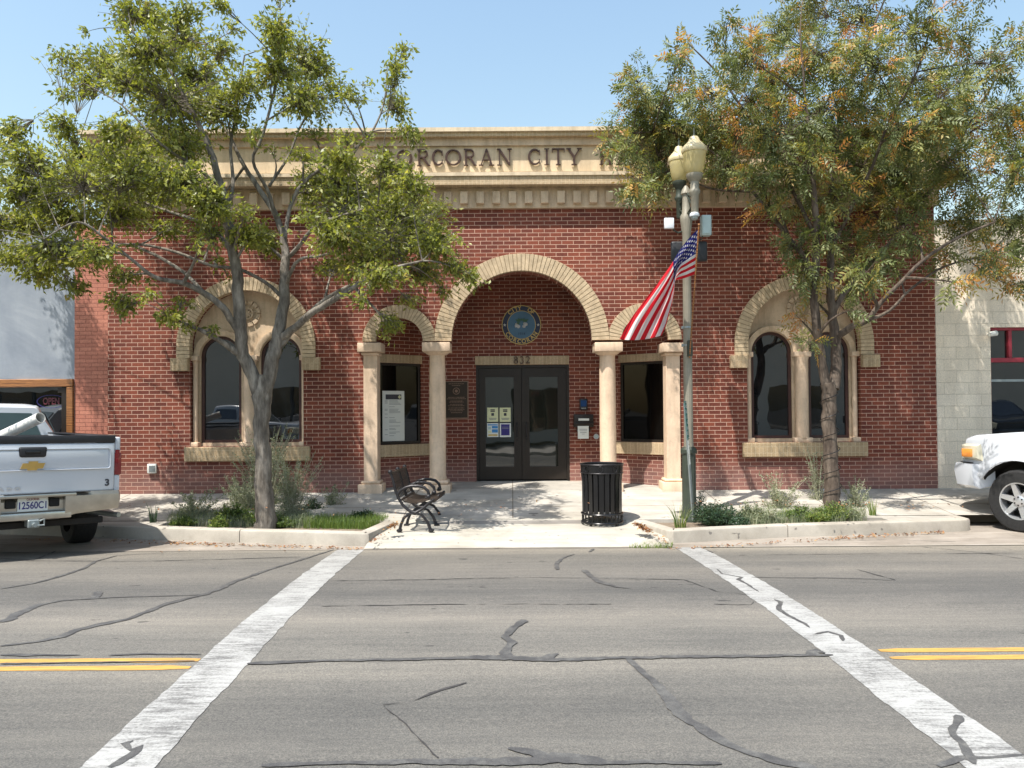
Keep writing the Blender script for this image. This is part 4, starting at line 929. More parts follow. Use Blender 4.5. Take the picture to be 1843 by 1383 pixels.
for i in range(11):
    y = .06+(L_-.12)*i/10; q = [(-.105, .80), (-.095, .77), (-.075, .68), (-.055, .59), (-.02, .49), (.0, .455)]; vs = []
    for x, z in q: vs += [(x, y-.026, z), (x, y+.026, z), (x-.006, y+.026, z), (x-.006, y-.026, z)]
    b.add(vs, [(4*j+a, 4*j+(a+1) % 4, 4*j+4+(a+1) % 4, 4*j+4+a) for j in range(5) for a in range(4)])
b.tube([(-.11, 0, .795), (-.11, L_, .795)], .016, 8); b.tube([(-.07, 0, .66), (-.07, L_, .66)], .008, 6)
b.build('backrest', 'slat', bench)
# ------------------------------------------------------------------ street lamp
lx = at(1240.5, 900, 11.2).x; lz = ZK-.04
lamp = thing('street_lamp', (lx, 11.2, lz), 'olive twin headed lamp post with frosted acorn globes, standing in the right planting bed', 'street lamp')
LZ = lambda py, Y=11.2, px=1238: at(px, py, Y).z-lz
zt_ = LZ(352)
b = MB(); zb_ = LZ(808)
b.lathe([(.14, -.05), (.14, .05), (.115, .09), (.10, .14), (.098, zb_-.08), (.115, zb_-.06), (.115, zb_-.01), (.08, zb_+.03)], seg=24, flute=.03, nf=12); b.build('base', 'poledark', lamp)
b = MB(); b.lathe([(.072, zb_+.0), (.066, zb_+.1), (.058, LZ(425)), (.062, LZ(423)), (.085, LZ(398)), (.088, LZ(390)), (.06, LZ(384)), (.05, zt_), (.075, zt_+.02), (.06, zt_+.08), (.02, zt_+.14)], seg=32, flute=.025, nf=16); b.build('pole', 'pole', lamp)
for py in (590, 622): 
    b = MB(); z = LZ(py); b.lathe([(.071, z-.012), (.073, z), (.071, z+.012)], seg=20); b.rbox(-.085, -.055, -.03, .03, z-.02, z+.02, .004, 1); b.build('clamp_band', 'galv', lamp)
def globe_mat():
    t = NT('frosted_yellow_globe'); p = t.n('ShaderNodeBsdfPrincipled'); t.setv(p.inputs['Base Color'], t.ramp(t.noise(4, 3), [(.3, (.74, .62, .30)), (.7, (.88, .76, .44))])); p.inputs['Roughness'].default_value = .12; p.inputs['Transmission Weight'].default_value = .35; p.inputs['IOR'].default_value = 1.25
    tr = t.n('ShaderNodeBsdfTranslucent'); t.setv(tr.inputs[0], (.95, .86, .45)); mx = t.n('ShaderNodeMixShader'); mx.inputs[0].default_value = .35; t.l(p.outputs[0], mx.inputs[1]); t.l(tr.outputs[0], mx.inputs[2]); t.l(mx.outputs[0], t.out.inputs[0]); return t.m
M['globe'] = globe_mat()
M['globecap'] = plain('globe_cap', (.66, .55, .33), .3, .1)
for Y, px, pt in ((10.85, 1250, 262), (11.6, 1222.5, 279)):
    x = at(px, 320, Y).x-lx; y = Y-11.2; s = Y/F; Z = lambda py: at(px, py, Y).z-lz; o = pt-262
    ks = .93 if Y < 11.3 else .84; k = 10.85/Y; q = lambda d: Z(pt+d*k)       # d: photo pixels below the cap's top, at the near head's scale
    b = MB(); b.lathe([(.015*ks, q(22)), (.05*ks, q(96)), (.05*ks, q(96))][:1]+[(.040*ks, q(88)), (.040*ks, q(60))], (x, y, 0), 16)
    b.lathe([(.052*ks, q(122)), (.055*ks, q(121)), (.062*ks, q(90)), (.085*ks, q(86)), (.085*ks, q(82)), (.066*ks, q(78)), (.068*ks, q(66)), (.10*ks, q(61)), (.125*ks, q(56)), (.125*ks, q(52)), (.08*ks, q(50))], (x, y, 0), 28)
    hd = b.build('lamp_head', 'poledark' if Y > 11.3 else 'pole', lamp)
    b = MB(); b.lathe([(.105*ks, q(51.5)), (.135*ks, q(46)), (.152*ks, q(36)), (.170*ks, q(22)), (.180*ks, q(12)), (.176*ks, q(11))], (x, y, 0), 32); b.build('globe', 'globe', hd)
    b = MB(); b.lathe([(.186*ks, q(13.5)), (.196*ks, q(10)), (.188*ks, q(5)), (.14*ks, q(-1)), (.09*ks, q(-7)), (.075*ks, q(-12)), (.06*ks, q(-15))], (x, y, 0), 32); b.build('cap', 'globecap', hd)
    b = MB(); b.lathe([(.03*ks, q(-15)), (.012*ks, q(-22)), (.018*ks, q(-25)), (.004*ks, q(-32))], (x, y, 0), 12); b.build('finial', 'poledark', hd)
    b = MB()                                    # lattice bracket back to the pole
    za, zc2 = q(96), q(120)
    for z0, z1 in ((za, zt_-.0), (zc2, zt_-.28), (za-.05, zt_-.28), (zc2+.05, zt_-.04)): b.tube([(x, y, z0), (x*.2, y*.2, z1)], .016, 6)
    b.build('bracket', 'poledark', lamp)
# things mounted on the post
dc = at(1250, 385, 10.85); t = thing('dome_camera', (dc.x, 10.85, dc.z), 'white dome camera under the nearer lamp head', 'camera')
b = MB(); b.lathe([(.04, .02), (.066, .0), (.070, -.03), (.066, -.04)], seg=20); b.build('housing', 'white', t); b = MB(); b.lathe([(.055, -.04), (.05, -.07), (.03, -.09), (.005, -.096)], seg=20); b.build('dome', 'galv', t)
aw = at(1204, 401, 11.1); t = thing('radio_antenna', (aw.x, 11.1, aw.z-.08), 'small square white antenna panel on a curved arm left of the lamp post', 'antenna')
b = MB(); b.rbox(-.07, .07, -.03, .03, -.01, .145, .012, 2); b.build('panel', 'white', t); b = MB(); zz = at(1228, 416, 11.2).z-t.location.z; b.tube([(.05, .03, .03), (.09, .05, zz-.01), (.15, .08, zz-.03), (lx-t.location.x-.04, .1, zz+.0)], .012, 8); b.build('arm', 'poledark', t)
gb = at(1270, 407, 11.2); t = thing('equipment_box', (gb.x, 11.2, gb.z-.145), 'pale grey green cabinet strapped right of the lamp post above the flag', 'box')
b = MB(); b.rbox(-.068, .068, -.07, .07, 0, .29, .006, 2); b.build('case', 'greybox', t); b = MB(); b.rbox(-.058, .05, -.08, -.0705, .02, .27, .004, 1); b.build('door', 'greybox', t, smooth=0)
b = MB(); b.tube([(-.04, 0, .02), (-.06, .02, -.05), (lx-gb.x+.05, .02, -.03)], .01, 6); b.build('conduit', 'poledark', t)
sp_ = at(1240, 453, 11.32); t = thing('speaker_panel', (sp_.x, 11.32, sp_.z-.15), 'matt black rectangular panel fixed behind the lamp post at flag height', 'panel')
b = MB(); b.rbox(-.268, .268, -.035, .035, 0, .30, .03, 3); b.build('panel', 'plastic', t); b = MB(); b.rbox(-.06, .06, -.06, -.036, .1, .2, .005, 1); b.build('bracket', 'poledark', t, smooth=0)
cbx = at(1236, 640, 11.2)
# ------------------------------------------------------------------ flag on its slanting staff
def P3(px, py, Y): return at(px, py, Y)
f0 = P3(1241, 645, 11.08); f1 = P3(1258, 405, 10.72)
flag = thing('flag', tuple(f0), 'United States flag drooping from a slanting staff on the lamp post', 'flag')
fl = Vector(f0)
b = MB(); b.tube([Vector((0, 0, 0)), f1-fl], .011, 10); bm = bmesh.new(); bmesh.ops.create_uvsphere(bm, u_segments=12, v_segments=8, radius=.018, matrix=Matrix.Translation(f1-fl)); b.bm(bm); b.build('staff', 'wood', flag)
b = MB(); q0 = at(1240, 616, 11.14)-fl; q1 = at(1241, 632, 11.12)-fl; b.rbox(q1.x-.035, q1.x+.035, -.02, .06, q1.z-.08, q0.z+.02, .008, 2); b.build('socket', 'poledark', flag)
def pl_interp(pts, t):
    t *= len(pts)-1; i = min(int(t), len(pts)-2); f = t-i
    a, c = pts[i], pts[i+1]
    p0, p3 = pts[max(i-1, 0)], pts[min(i+2, len(pts)-1)]
    return [.5*((2*a[k])+(-p0[k]+c[k])*f+(2*p0[k]-5*a[k]+4*c[k]-p3[k])*f*f+(-p0[k]+3*a[k]-3*c[k]+p3[k])*f**3) for k in range(3)]
TOP = [(1257.5, 412, 0), (1241, 428, -.02), (1224, 450, -.05), (1208, 476, -.06), (1186, 507, -.07), (1160, 541, -.09), (1135, 575, -.12), (1115, 611, -.15)]
BOT = [(1250.5, 494, 0), (1235, 500, -.03), (1217, 507, .02), (1213, 528, .07), (1209, 548, .05), (1204, 567, .02), (1199, 586, .0), (1191, 604, -.02)]
NU, NV = 190, 130; vs = []; mi = []
for j in range(NV+1):
    v = j/NV
    for i in range(NU+1):
        u = i/NU; tp = pl_interp(TOP, u); bt = pl_interp(BOT, u)
        kf = max(0., min(1., (u-.22)/.22)); kf = kf*kf*(3-2*kf); back = 0.0
        if v < .36: w_ = (.36-v)*.75; back = .05*kf*min(1, (.36-v)*9)
        else: w_ = (v-.36)/.64
        v0_ = v; v = v*(1-kf)+w_*kf
        px = bt[0]+(tp[0]-bt[0])*v; py = bt[1]+(tp[1]-bt[1])*v; dy = bt[2]+(tp[2]-bt[2])*v
        py += 5*math.sin(PI*v)*max(0, u-.25)*1.2*(1 if u > .3 else 0)
        fold = .055*math.sin(v*2*PI*1.6+u*3)*min(1, u*3)+.03*math.sin(v*2*PI*3.7+u*5+1)*min(1, u*2.5)+.008*math.sin(v*70+u*25)*u+.012*math.sin(u*16+v*6)
        v = v0_; fold += back
        Yp = f1.y+(f0.y-f1.y)*(1-v)*.36+.02+dy+fold
        vs.append(at(px, py, Yp)-fl)
fs = []
stars = []
for r in range(9):
    for c in range(6 if r % 2 == 0 else 5): stars.append(((1+2*c+(r % 2))/12*.4, 1-(7/13)*((r+1)/10)))
cell = 1/NU, 1/NV
def star_in(u, v):
    for su, sv in stars:
        dx, dy = (u-su)*1.9, (v-sv); d = math.hypot(dx, dy)
        if d < .029:
            a = math.atan2(dx, dy); k = abs(((a/(2*PI/5)+.5) % 1)-.5)*2
            if d < .029*(1-.60*k): return True
            if d < .011: return True
    return False
for j in range(NV):
    for i in range(NU):
        u, v = (i+.5)/NU, (j+.5)/NV; fs.append((j*(NU+1)+i, j*(NU+1)+i+1, (j+1)*(NU+1)+i+1, (j+1)*(NU+1)+i))
        if u < .4 and v > 6/13: mi.append(1 if star_in(u, v) else 2)
        else: mi.append(0 if int((1-v)*13) % 2 == 0 else 1)
b = MB(); b.add(vs, fs); b.mi = mi; b.build('cloth', ['red', 'whitecloth', 'bluecloth'], flag, smooth=180, fix=False)
# ------------------------------------------------------------------ leaning sign post seen nearly edge on
s0 = ground(1247, 925, ZK-.03); s0.y = 11.0; s0 = at(1247, 925, 11.0); s1 = at(1231, 722, 10.9)
sg = thing('sign_post', tuple(s0), 'thin leaning steel sign post in front of the lamp base, its signs seen edge on', 'sign'); ax = (s1-s0); 
b = MB(); dirn = ax.normalized(); side = Vector((0, 1, 0)).cross(dirn).normalized()
b.tube([Vector((0, 0, -.12)), ax*.98], .013, 6); b.tube([Vector((.02, .02, -.12)), Vector((.02, .02, 0))+ax*.5], .010, 6); b.build('post', 'galv', sg)
def splate(t0, t1, w, m, name, marks):
    ang = math.radians(72); wv = Vector((math.cos(ang), math.sin(ang), 0)); nv = Vector((-math.sin(ang), math.cos(ang), 0)); nv = -nv if nv.dot(Vector((-s0.x, -s0.y, 0))) < 0 else nv
    b = MB(); c0, c1 = ax*t0+nv*.016, ax*t1+nv*.016
    b.add([c0-wv*w, c0+wv*w, c1+wv*w, c1-wv*w]+[p+nv*.004 for p in (c0-wv*w, c0+wv*w, c1+wv*w, c1-wv*w)], [(0, 3, 2, 1), (4, 5, 6, 7), (0, 1, 5, 4), (1, 2, 6, 5), (2, 3, 7, 6), (3, 0, 4, 7)])
    pt = b.build(name, m, sg, smooth=0)
    b = MB()
    for (u0, u1, v0, v1) in marks:
        q = [c0.lerp(c1, v)+wv*w*u+nv*.0055 for u, v in ((u0, v0), (u1, v0), (u1, v1), (u0, v1))]; b.add(q+[p-nv*.001 for p in q], [(0, 1, 2, 3), (4, 7, 6, 5), (0, 4, 5, 1), (1, 5, 6, 2), (2, 6, 7, 3), (3, 7, 4, 0)])
    b.build('lettering', 'whitecloth' if m == 'signgreen' else 'ink', pt, smooth=0)
r = random.Random(5)
splate(.66, 1.0, .15, 'signgreen', 'green_sign', [(-.9, .9, .03, .05), (-.9, .9, .95, .97)]+[(-.8+1.6*c/5, -.8+1.6*c/5+.2, .12+.14*k, .12+.14*k+r.uniform(.06, .1)) for k in range(6) for c in range(5) if r.random() < .8])
splate(.44, .65, .075, 'paper', 'white_sign', [(-.3, .3, .8, .86), (-.4, .4, .68, .7), (-.3, .3, .3, .33), (-.3, .3, .22, .25)])
# ------------------------------------------------------------------ cable wound round the right trunk and a fallen spot lamp by it are added with the trees
# ------------------------------------------------------------------ pickups
def ring_section(y, hw, z0, z1, n=5, rt=.12, rb=.08, tum=0.0, lean=0.0):
    """rounded cross-section, half width hw, tumblehome tum at the top"""
    pts = []
    def corner(cx, cz, r, a0): 
        for i in range(n+1):
            a = math.radians(a0+90*i/n); pts.append((cx+r*math.cos(a), cz+r*math.sin(a)))
    corner(hw-tum-rt, z1-rt, rt, 0); corner(-(hw-tum-rt), z1-rt, rt, 90); corner(-(hw-rb), z0+rb, rb, 180); corner(hw-rb, z0+rb, rb, 270)
    return [(x, y+lean*(z-z0), z) for x, z in pts]
def with_wells(o, wells):
    """cut wheel wells (y, z, r, x0, x1) out of a body part"""
    cut = MB()
    for (y, z, r, x0, x1) in wells: cut.tube([(x0, y, z), (x1, y, z)], r, 28)
    cut.mi = [1]*len(cut.f); c = cut.build('cut', ['carwhite', 'under'], smooth=0)
    c.parent = o.parent; o.data.materials.append(M['under'])
    md = o.modifiers.new('w', 'BOOLEAN'); md.operation = 'DIFFERENCE'; md.object = c; md.solver = 'EXACT'; md.material_mode = 'INDEX'
    bpy.context.view_layer.update(); me = bpy.data.meshes.new_from_object(o.evaluated_get(bpy.context.evaluated_depsgraph_get()))
    o.modifiers.clear(); o.data = me; bpy.data.objects.remove(c); me.shade_smooth(); me.set_sharp_from_angle(angle=math.radians(30))
def wheel(root, x, y, r, side, rim='silver', spokes=6):
    b = MB(); w = .145
    prof = [(r*.60, -w), (r*.78, -w*1.02), (r*.93, -w*.98), (r*.985, -w*.80), (r, -w*.5), (r, w*.5), (r*.985, w*.80), (r*.93, w*.98), (r*.78, w*1.02), (r*.60, w)]
    X = Matrix.Translation((x, y, r)) @ Matrix.Rotation(side*PI/2, 4, 'Y')
    b.X = X; n = 40; vs = []
    for rr, z in prof:
        for j in range(n): t = 2*PI*j/n; k = 1+(.012 if (j % 2 == 0 and rr > r*.95) else 0); vs.append((rr*k*math.cos(t), rr*k*math.sin(t), z))
    b.add(vs, [(i*n+j, i*n+(j+1) % n, (i+1)*n+(j+1) % n, (i+1)*n+j) for i in range(len(prof)-1) for j in range(n)]+[((len(prof)-1)*n+j, (len(prof)-1)*n+(j+1) % n, (j+1) % n, j) for j in range(n)])
    wh = b.build('wheel', 'rubber', root, smooth=25)
    b = MB(); b.X = X; R = r*.605
    b.lathe([(R, -.02), (R*1.01, w*.98), (R*.93, w*.96), (R*.90, w*.3), (R*.90, -.02)], seg=32)
    b.lathe([(.001, .01), (R*.9, .01)], seg=24)
    for k in range(spokes):
        a = 2*PI*k/spokes+.3; ca, sa = math.cos(a), math.sin(a); vs = []
        for rr, hw, z in ((R*.16, .042, w*.80), (R*.92, .030, w*.92)):
            for s, dz in ((-1, 0), (1, 0), (1, -.05), (-1, -.05)): vs.append((ca*rr-sa*hw*s, sa*rr+ca*hw*s, z+dz))
        b.add(vs, [(0, 1, 2, 3), (7, 6, 5, 4), (0, 4, 5, 1), (1, 5, 6, 2), (2, 6, 7, 3), (3, 7, 4, 0)])
    b.lathe([(R*.30, w*.5), (R*.30, w*.86), (R*.22, w*.93), (.002, w*.95)], seg=20)
    b.build('rim', rim, wh, smooth=30)
    b = MB(); b.X = X
    for k in range(6): a = 2*PI*k/6; b.lathe([(.011, w*.8), (.011, w*.97)], (R*.22*math.cos(a), R*.22*math.sin(a), 0), 8)
    b.lathe([(.001, .011), (R*.55, .02), (R*.55, .012)], seg=24); b.build('hub', 'under', wh)
    return wh
def pickup(loc, heading, label, bed=2.45, roll=0.0, r=.385, lift=0.0, detail_rear=True, cabw=.66, group=None):
    """local frame: x right, y forward, origin on the ground below the middle of the rear axle"""
    T = thing('pickup_truck', loc, label, 'pickup truck', heading, group); T.rotation_euler[1] = roll
    hw = .98; yt = -1.10; yb = yt+bed; wb = yb+2.35; yn = wb+.95; z0 = (.70 if detail_rear else .60)+lift; zr = 1.42+lift
    # bed sides with a wheel arch, built as a hollow box
    for s in (-1, 1):
        rings = []
        for y in (yt+.005, yt+.03, yb):
            k = 0 if y > yt+.02 else .015
            rings.append([(s*(hw-.26), y, z0+.22), (s*(hw-.26), y, zr-.01), (s*(hw-.05-k), y, zr), (s*(hw-.02-k), y, zr-.04), (s*(hw+.005-k), y, zr-.28), (s*(hw-k), y, z0+.22), (s*(hw-.06-k), y, z0), (s*(hw-.26), y, z0)])
        b = MB(); b.loft(rings); o = b.build('bed_side', 'carwhite', T); with_wells(o, [(0, r, r+.09, s*(hw-.30), s*(hw+.2))])
        b = MB(); b.rbox(*sorted((s*(hw-.27), s*(hw-.04))), yt+.03, yb-.01, zr+.001, zr+.022, .008, 1); b.build('rail_cap', 'plastic', T)
    b = MB(); b.box(-hw+.26, hw-.26, yt+.05, yb-.01, z0+.12, z0+.2); b.box(-hw+.26, hw-.26, yb-.05, yb-.0, z0+.2, zr-.02); b.build('bed_floor', 'plastic', T, smooth=0)
    # tailgate: shallow pressed panel
    b = MB(); b.rbox(-hw+.07, hw-.07, yt-.03, yt+.04, z0+.05, zr-.075, .02, 3); b.rbox(-hw+.13, hw-.13, yt-.042, yt-.028, z0+.33, zr-.14, .03, 3)
    tg = b.build('tailgate', 'carwhite', T)
    b = MB(); b.rbox(-hw+.07, hw-.07, yt-.035, yt+.06, zr-.073, zr+.02, .012, 2); b.build('top_cap', 'plastic', tg)
    b = MB(); b.rbox(-.135, .135, yt-.062, yt-.030, zr-.235, zr-.115, .022, 3, tx=-.012); hd = b.build('handle_bezel', 'plastic', tg); b = MB(); b.rbox(-.08, .075, yt-.075, yt-.0625, zr-.195, zr-.155, .008, 2); b.build('handle', 'black', tg)
    b = MB(); bz = zr-.335; bt_ = [(-.125, -.035), (-.055, -.035), (-.055, -.055), (.04, -.055), (.055, -.035), (.105, -.035), (.13, .03), (.055, .03), (.055, .052), (-.04, .052), (-.04, .03), (-.10, .03)]
    b.plate([(x*1.0, bz+z) for x, z in bt_], [], yt-.058, yt-.041); b.build('emblem', 'gold', tg, smooth=0)
    b = MB(); b.plate([(x*1.08, bz+z*1.16) for x, z in bt_], [], yt-.050, yt-.041); b.build('emblem_rim', 'silver', tg, smooth=0)
    b = MB(); add_text(b, '3', .115, Matrix.Translation((hw-.155, yt-.034, z0+.145)) @ FACE, .001, .004); b.build('number', 'ink', tg, smooth=0)
    for k, ch in enumerate('SILVERADO'):
        b = MB(); add_text(b, ch, .055, Matrix.Translation((-.80+.082*k, yt-.034, z0+.115)) @ FACE, .003, .003, sx=1.3); b.build('badge_letter', 'silver', tg, smooth=0)
    # tail lamps
    for s in (-1, 1):
        b = MB(); xs_ = sorted((s*(hw-.075), s*(hw+.012))); b.rbox(*xs_, yt-.025, yt+.14, z0+.24, zr-.20, .015, 3); tl = b.build('tail_lamp', 'tail', T)
        b = MB(); b.rbox(*sorted((s*(hw-.065), s*(hw-.015))), yt-.031, yt-.02, z0+.46, z0+.56, .004, 1); b.build('reverse_lens', plain('clear_lens', (.5, .25, .25), .15) if s < 0 else M['tail'], tl)
        b = MB(); b.rbox(*sorted((s*(hw-.07), s*(hw+.0))), yt-.012, yt+.12, zr-.198, zr-.0, .02, 3); b.build('corner_post', 'carwhite', T); b = MB(); b.rbox(*sorted((s*(hw-.07), s*(hw+.0))), yt-.008, yt+.12, z0+.03, z0+.238, .015, 2); b.build('corner_post', 'carwhite', T)
    # rear bumper: chrome wings, plate recess, step
    zb = z0-.035; b = MB()
    def bump_ring(x, y0, y1, za, zc_): return [(x, y1, za+.02), (x, y0+.03, za), (x, y0, za+.05), (x, y0+.005, zc_-.04), (x, y0+.04, zc_), (x, y1, zc_)]
    b.loft([bump_ring(-1.0, yt+.02, yt+.12, zb-.08, zb+.07), bump_ring(-.95, yt-.10, yt+.02, zb-.14, zb+.085), bump_ring(-.45, yt-.17, yt-.0, zb-.17, zb+.09), bump_ring(-.33, yt-.17, yt, zb-.20, zb+.09)])
    b.loft([bump_ring(1.0, yt+.02, yt+.12, zb-.08, zb+.07), bump_ring(.95, yt-.10, yt+.02, zb-.14, zb+.085), bump_ring(.45, yt-.17, yt-.0, zb-.17, zb+.09), bump_ring(.33, yt-.17, yt, zb-.20, zb+.09)])
    b.loft([bump_ring(-.329, yt-.10, yt, zb-.21, zb+.045), bump_ring(.329, yt-.10, yt, zb-.21, zb+.045)]); b.rbox(-.45, .45, yt-.172, yt-.0, zb+.05, zb+.092, .012, 2)
    b.rbox(-.40, .40, yt-.165, yt-.12, zb-.21, zb-.125, .012, 2)
    bp_ = b.build('rear_bumper', 'chrome', T)
    b = MB(); b.rbox(-.30, .60, yt-.178, yt-.12, zb+.091, zb+.098, .002, 1); b.build('step_pad', 'plastic', bp_)
    b = MB(); b.box(-.155, .155, yt-.118, yt-.105, zb-.11, zb+.045); pt = b.build('number_plate', 'paper', bp_, smooth=0)
    b = MB(); add_text(b, '12560C1', .115, Matrix.Translation((0, yt-.1195, zb-.045)) @ FACE, .001, .002, fitw=.28); b.build('characters', 'indigo', pt, smooth=0)
    b = MB(); add_text(b, 'CALIFORNIA', .035, Matrix.Translation((0, yt-.1195, zb+.028)) @ FACE, .001, .0005, fitw=.13); b.build('state_name', 'tail', pt, smooth=0)
    for s in (-1, 1): b = MB(); b.rbox(*sorted((s*.17, s*.28)), yt-.112, yt-.101, zb-.07, zb+.03, .01, 1); b.build('plate_lamp', 'under', bp_)
    b = MB(); b.rbox(-.06, .06, yt-.2, yt, zb-.30, zb-.205, .01, 1); b.tube([(0, yt-.1, zb-.26), (0, yt-.26, zb-.26)], .025, 8); b.tube([(.06, yt-.2, zb-.22), (.1, yt-.22, zb-.2), (.1, yt-.22, zb-.27), (-.02, yt-.23, zb-.27)], .012, 6); b.build('tow_hitch', 'galv', T)
    b = MB(); b.rbox(-.80, .80, yt+.0, yt+.06, zb-.32, zb-.24, .01, 1); b.rbox(-.62, .62, yt+.2, yt+.7, zb-.10, z0+.1, .04, 2); b.tube([(-.8, 0, r), (.8, 0, r)], .05, 10); b.rbox(-.12, .12, -.16, .16, r-.12, r+.14, .06, 3)
    b.rbox(-.5, -.42, yt+.1, yn-.8, z0-.14, z0, .01, 1); b.rbox(.42, .5, yt+.1, yn-.8, z0-.14, z0, .01, 1); b.build('chassis', 'under', T)
    b = MB(); b.tube([(-.35, yt+.35, .50), (-.35, yt+.62, .50)], .30, 24); b.build('spare_wheel', 'rubber', T) if 0 else None
    b = MB(); b.tube([(.70, .55, .50), (.78, -.3, .47), (.95, yt+.25, .46), (1.02, yt+.12, .455)], .035, 12); b.build('exhaust_pipe', 'galv', T)
    # cab
    ch = 1.85+lift
    yc1 = wb-.42
    b = MB(); rg = [ring_section(yb+.03, hw-.01, z0-.02, 1.30+lift, tum=.04), ring_section(yb+1.0, hw, z0-.04, 1.32+lift, tum=.04), ring_section(yc1, hw, z0-.04, 1.31+lift, tum=.04), ring_section(yc1+.55, hw, z0-.04, 1.27+lift, rt=.09, tum=.07), ring_section(yn-.28, hw-.02, z0-.02, 1.22+lift, rt=.08, tum=.08), ring_section(yn-.08, hw-.10, z0+.0, 1.17+lift, rt=.07, tum=.11), ring_section(yn, hw-.22, z0+.06, 1.09+lift, rt=.05, tum=.14)]
    b.loft(rg); o = b.build('body', 'carwhite', T); with_wells(o, [(wb, r, r+.13, .62, 1.3), (wb, r, r+.13, -.62, -1.3)])
    b = MB()      # greenhouse
    def gh(y, w0, w1, z0_, z1_, l): return ring_section(y, w0, z0_, z1_, rt=.09, rb=.02, tum=w0-w1, lean=l)
    zc0 = 1.24+lift
    b.loft([gh(yb+.05, hw-.06, cabw, zc0, ch-.05, .17), gh(yb+.14, hw-.05, cabw+.03, zc0, ch-.01, .13), gh(yb+.9, hw-.04, cabw+.04, zc0, ch+.02, 0), gh(yc1-.35, hw-.04, cabw+.03, zc0, ch, -.3), gh(yc1+.22, hw-.05, cabw, zc0, ch-.05, -.95)]); b.build('roof', 'carwhite', T)
    # rear window and side windows
    def quad(b, P, off_, inset=0): 
        n_ = (P[1]-P[0]).cross(P[3]-P[0]).normalized()*off_; b.add([p+n_ for p in P]+[p-n_*.2 for p in P], [(0, 1, 2, 3), (7, 6, 5, 4), (0, 4, 5, 1), (1, 5, 6, 2), (2, 6, 7, 3), (3, 7, 4, 0)])
    zg0, zg1 = 1.36+lift, ch-.13
    yA = lambda z: yb+.05+.17*(z-zc0)
    b = MB(); V = Vector; quad(b, [V((-.66, yA(zg0)-.006, zg0)), V((.66, yA(zg0)-.006, zg0)), V((cabw-.11, yA(zg1)-.006, zg1)), V((-cabw+.11, yA(zg1)-.006, zg1))], .006)
    rw = b.build('rear_window', M['glass'] if not detail_rear else plain('green_tinted_glass', (.035, .06, .05), .06, spec=.8), T, smooth=0)
    for s in (-1, 1):
        for (ya, yb2) in ((yb+.22, yb+.95), (yb+1.02, yc1-.35)):
            xx = lambda z: s*(hw-.04-(hw-.04-cabw-.035)*(z-zc0)/(ch-zc0)+.012)
            b = MB(); quad(b, [V((xx(zg0), ya, zg0)), V((xx(zg0), yb2+.15*(ya > yb+1), zg0)), V((xx(zg1), yb2-.1*(ya > yb+1), zg1)), V((xx(zg1), ya+.05, zg1))], .006*s); b.build('side_window', 'glass', T, smooth=0)
        b = MB(); b.rbox(*sorted((s*(hw+.02), s*(hw+.20))), yc1+.0, yc1+.10, 1.30+lift, 1.48+lift, .03, 3); b.tube([(s*(hw-.06), yc1+.06, 1.34+lift), (s*(hw+.05), yc1+.06, 1.36+lift)], .02, 6); b.build('wing_mirror', 'plastic', T)
        for yh in (yb+.75, yb+1.2): b = MB(); b.rbox(*sorted((s*(hw+.002), s*(hw+.03))), yh, yh+.2, 1.12+lift, 1.16+lift, .01, 2); b.build('door_handle', 'plastic', T)
    b = MB(); wz0, wz1 = 1.30+lift, ch-.12; quad(b, [V((.74, yc1+.22-.95*(wz0-zc0)+.012, wz0)), V((-.74, yc1+.22-.95*(wz0-zc0)+.012, wz0)), V((-cabw+.08, yc1+.22-.95*(wz1-zc0)+.012, wz1)), V((cabw-.08, yc1+.22-.95*(wz1-zc0)+.012, wz1))], .008); b.build('windscreen', 'glass', T, smooth=0)
    for s in (-1, 1):
        for y in (0, wb): wheel(T, s*.81, y, r, s)
    # front end
    for s in (-1, 1):       # dark lip round the front wheel arch and the seam above the bumper
        b = MB(); R_a = r+.135; b.tube([(s*(hw+.004), wb+R_a*math.cos(math.radians(a)), r+R_a*math.sin(math.radians(a))) for a in range(28, 153, 8)], .008, 6); b.build('arch_lip', 'carwhite', T)
        b = MB(); b.tube([(s*.62, yn+.0, z0+.215), (s*.88, yn-.075, z0+.215), (s*.975, yn-.26, z0+.215), (s*.996, yn-.34, z0+.215)], .009, 6); b.build('bumper_seam', 'under', T)
        b = MB(); b.rbox(*sorted((s*(hw+.001), s*(hw+.006))), yc1-.35, yc1-.34, z0+.05, 1.25+lift, .001, 1); b.rbox(*sorted((s*(hw+.001), s*(hw+.006))), yb+.98, yb+.99, z0+.05, 1.25+lift, .001, 1); b.build('door_seam', 'under', T)
    b = MB(); b.rbox(-.62, .62, yn-.02, yn+.02, z0+.16, 1.02+lift, .02, 2); b.build('grille', 'plastic', T)
    for s in (-1, 1):
        b = MB()
        rg = []
        for (dx, y) in ((.62, yn+.012), (.78, yn-.03), (.90, yn-.11), (.968, yn-.25), (.992, yn-.40)):
            t = (dx-.62)/.37; rg.append([(s*(dx+.008), y, .86+lift+.03*t), (s*(dx+.008), y, 1.07+lift-.01*t), (s*(dx-.05), y-.03, 1.09+lift), (s*(dx-.06), y-.06, .84+lift)])
        b.loft(rg); hl_ = b.build('headlamp', 'lens', T)
        b = MB(); b.rbox(*sorted((s*.955, s*1.006)), yn-.33, yn-.17, .90+lift, 1.02+lift, .01, 2); b.build('indicator', 'amber', hl_)
    b = MB(); rg = []
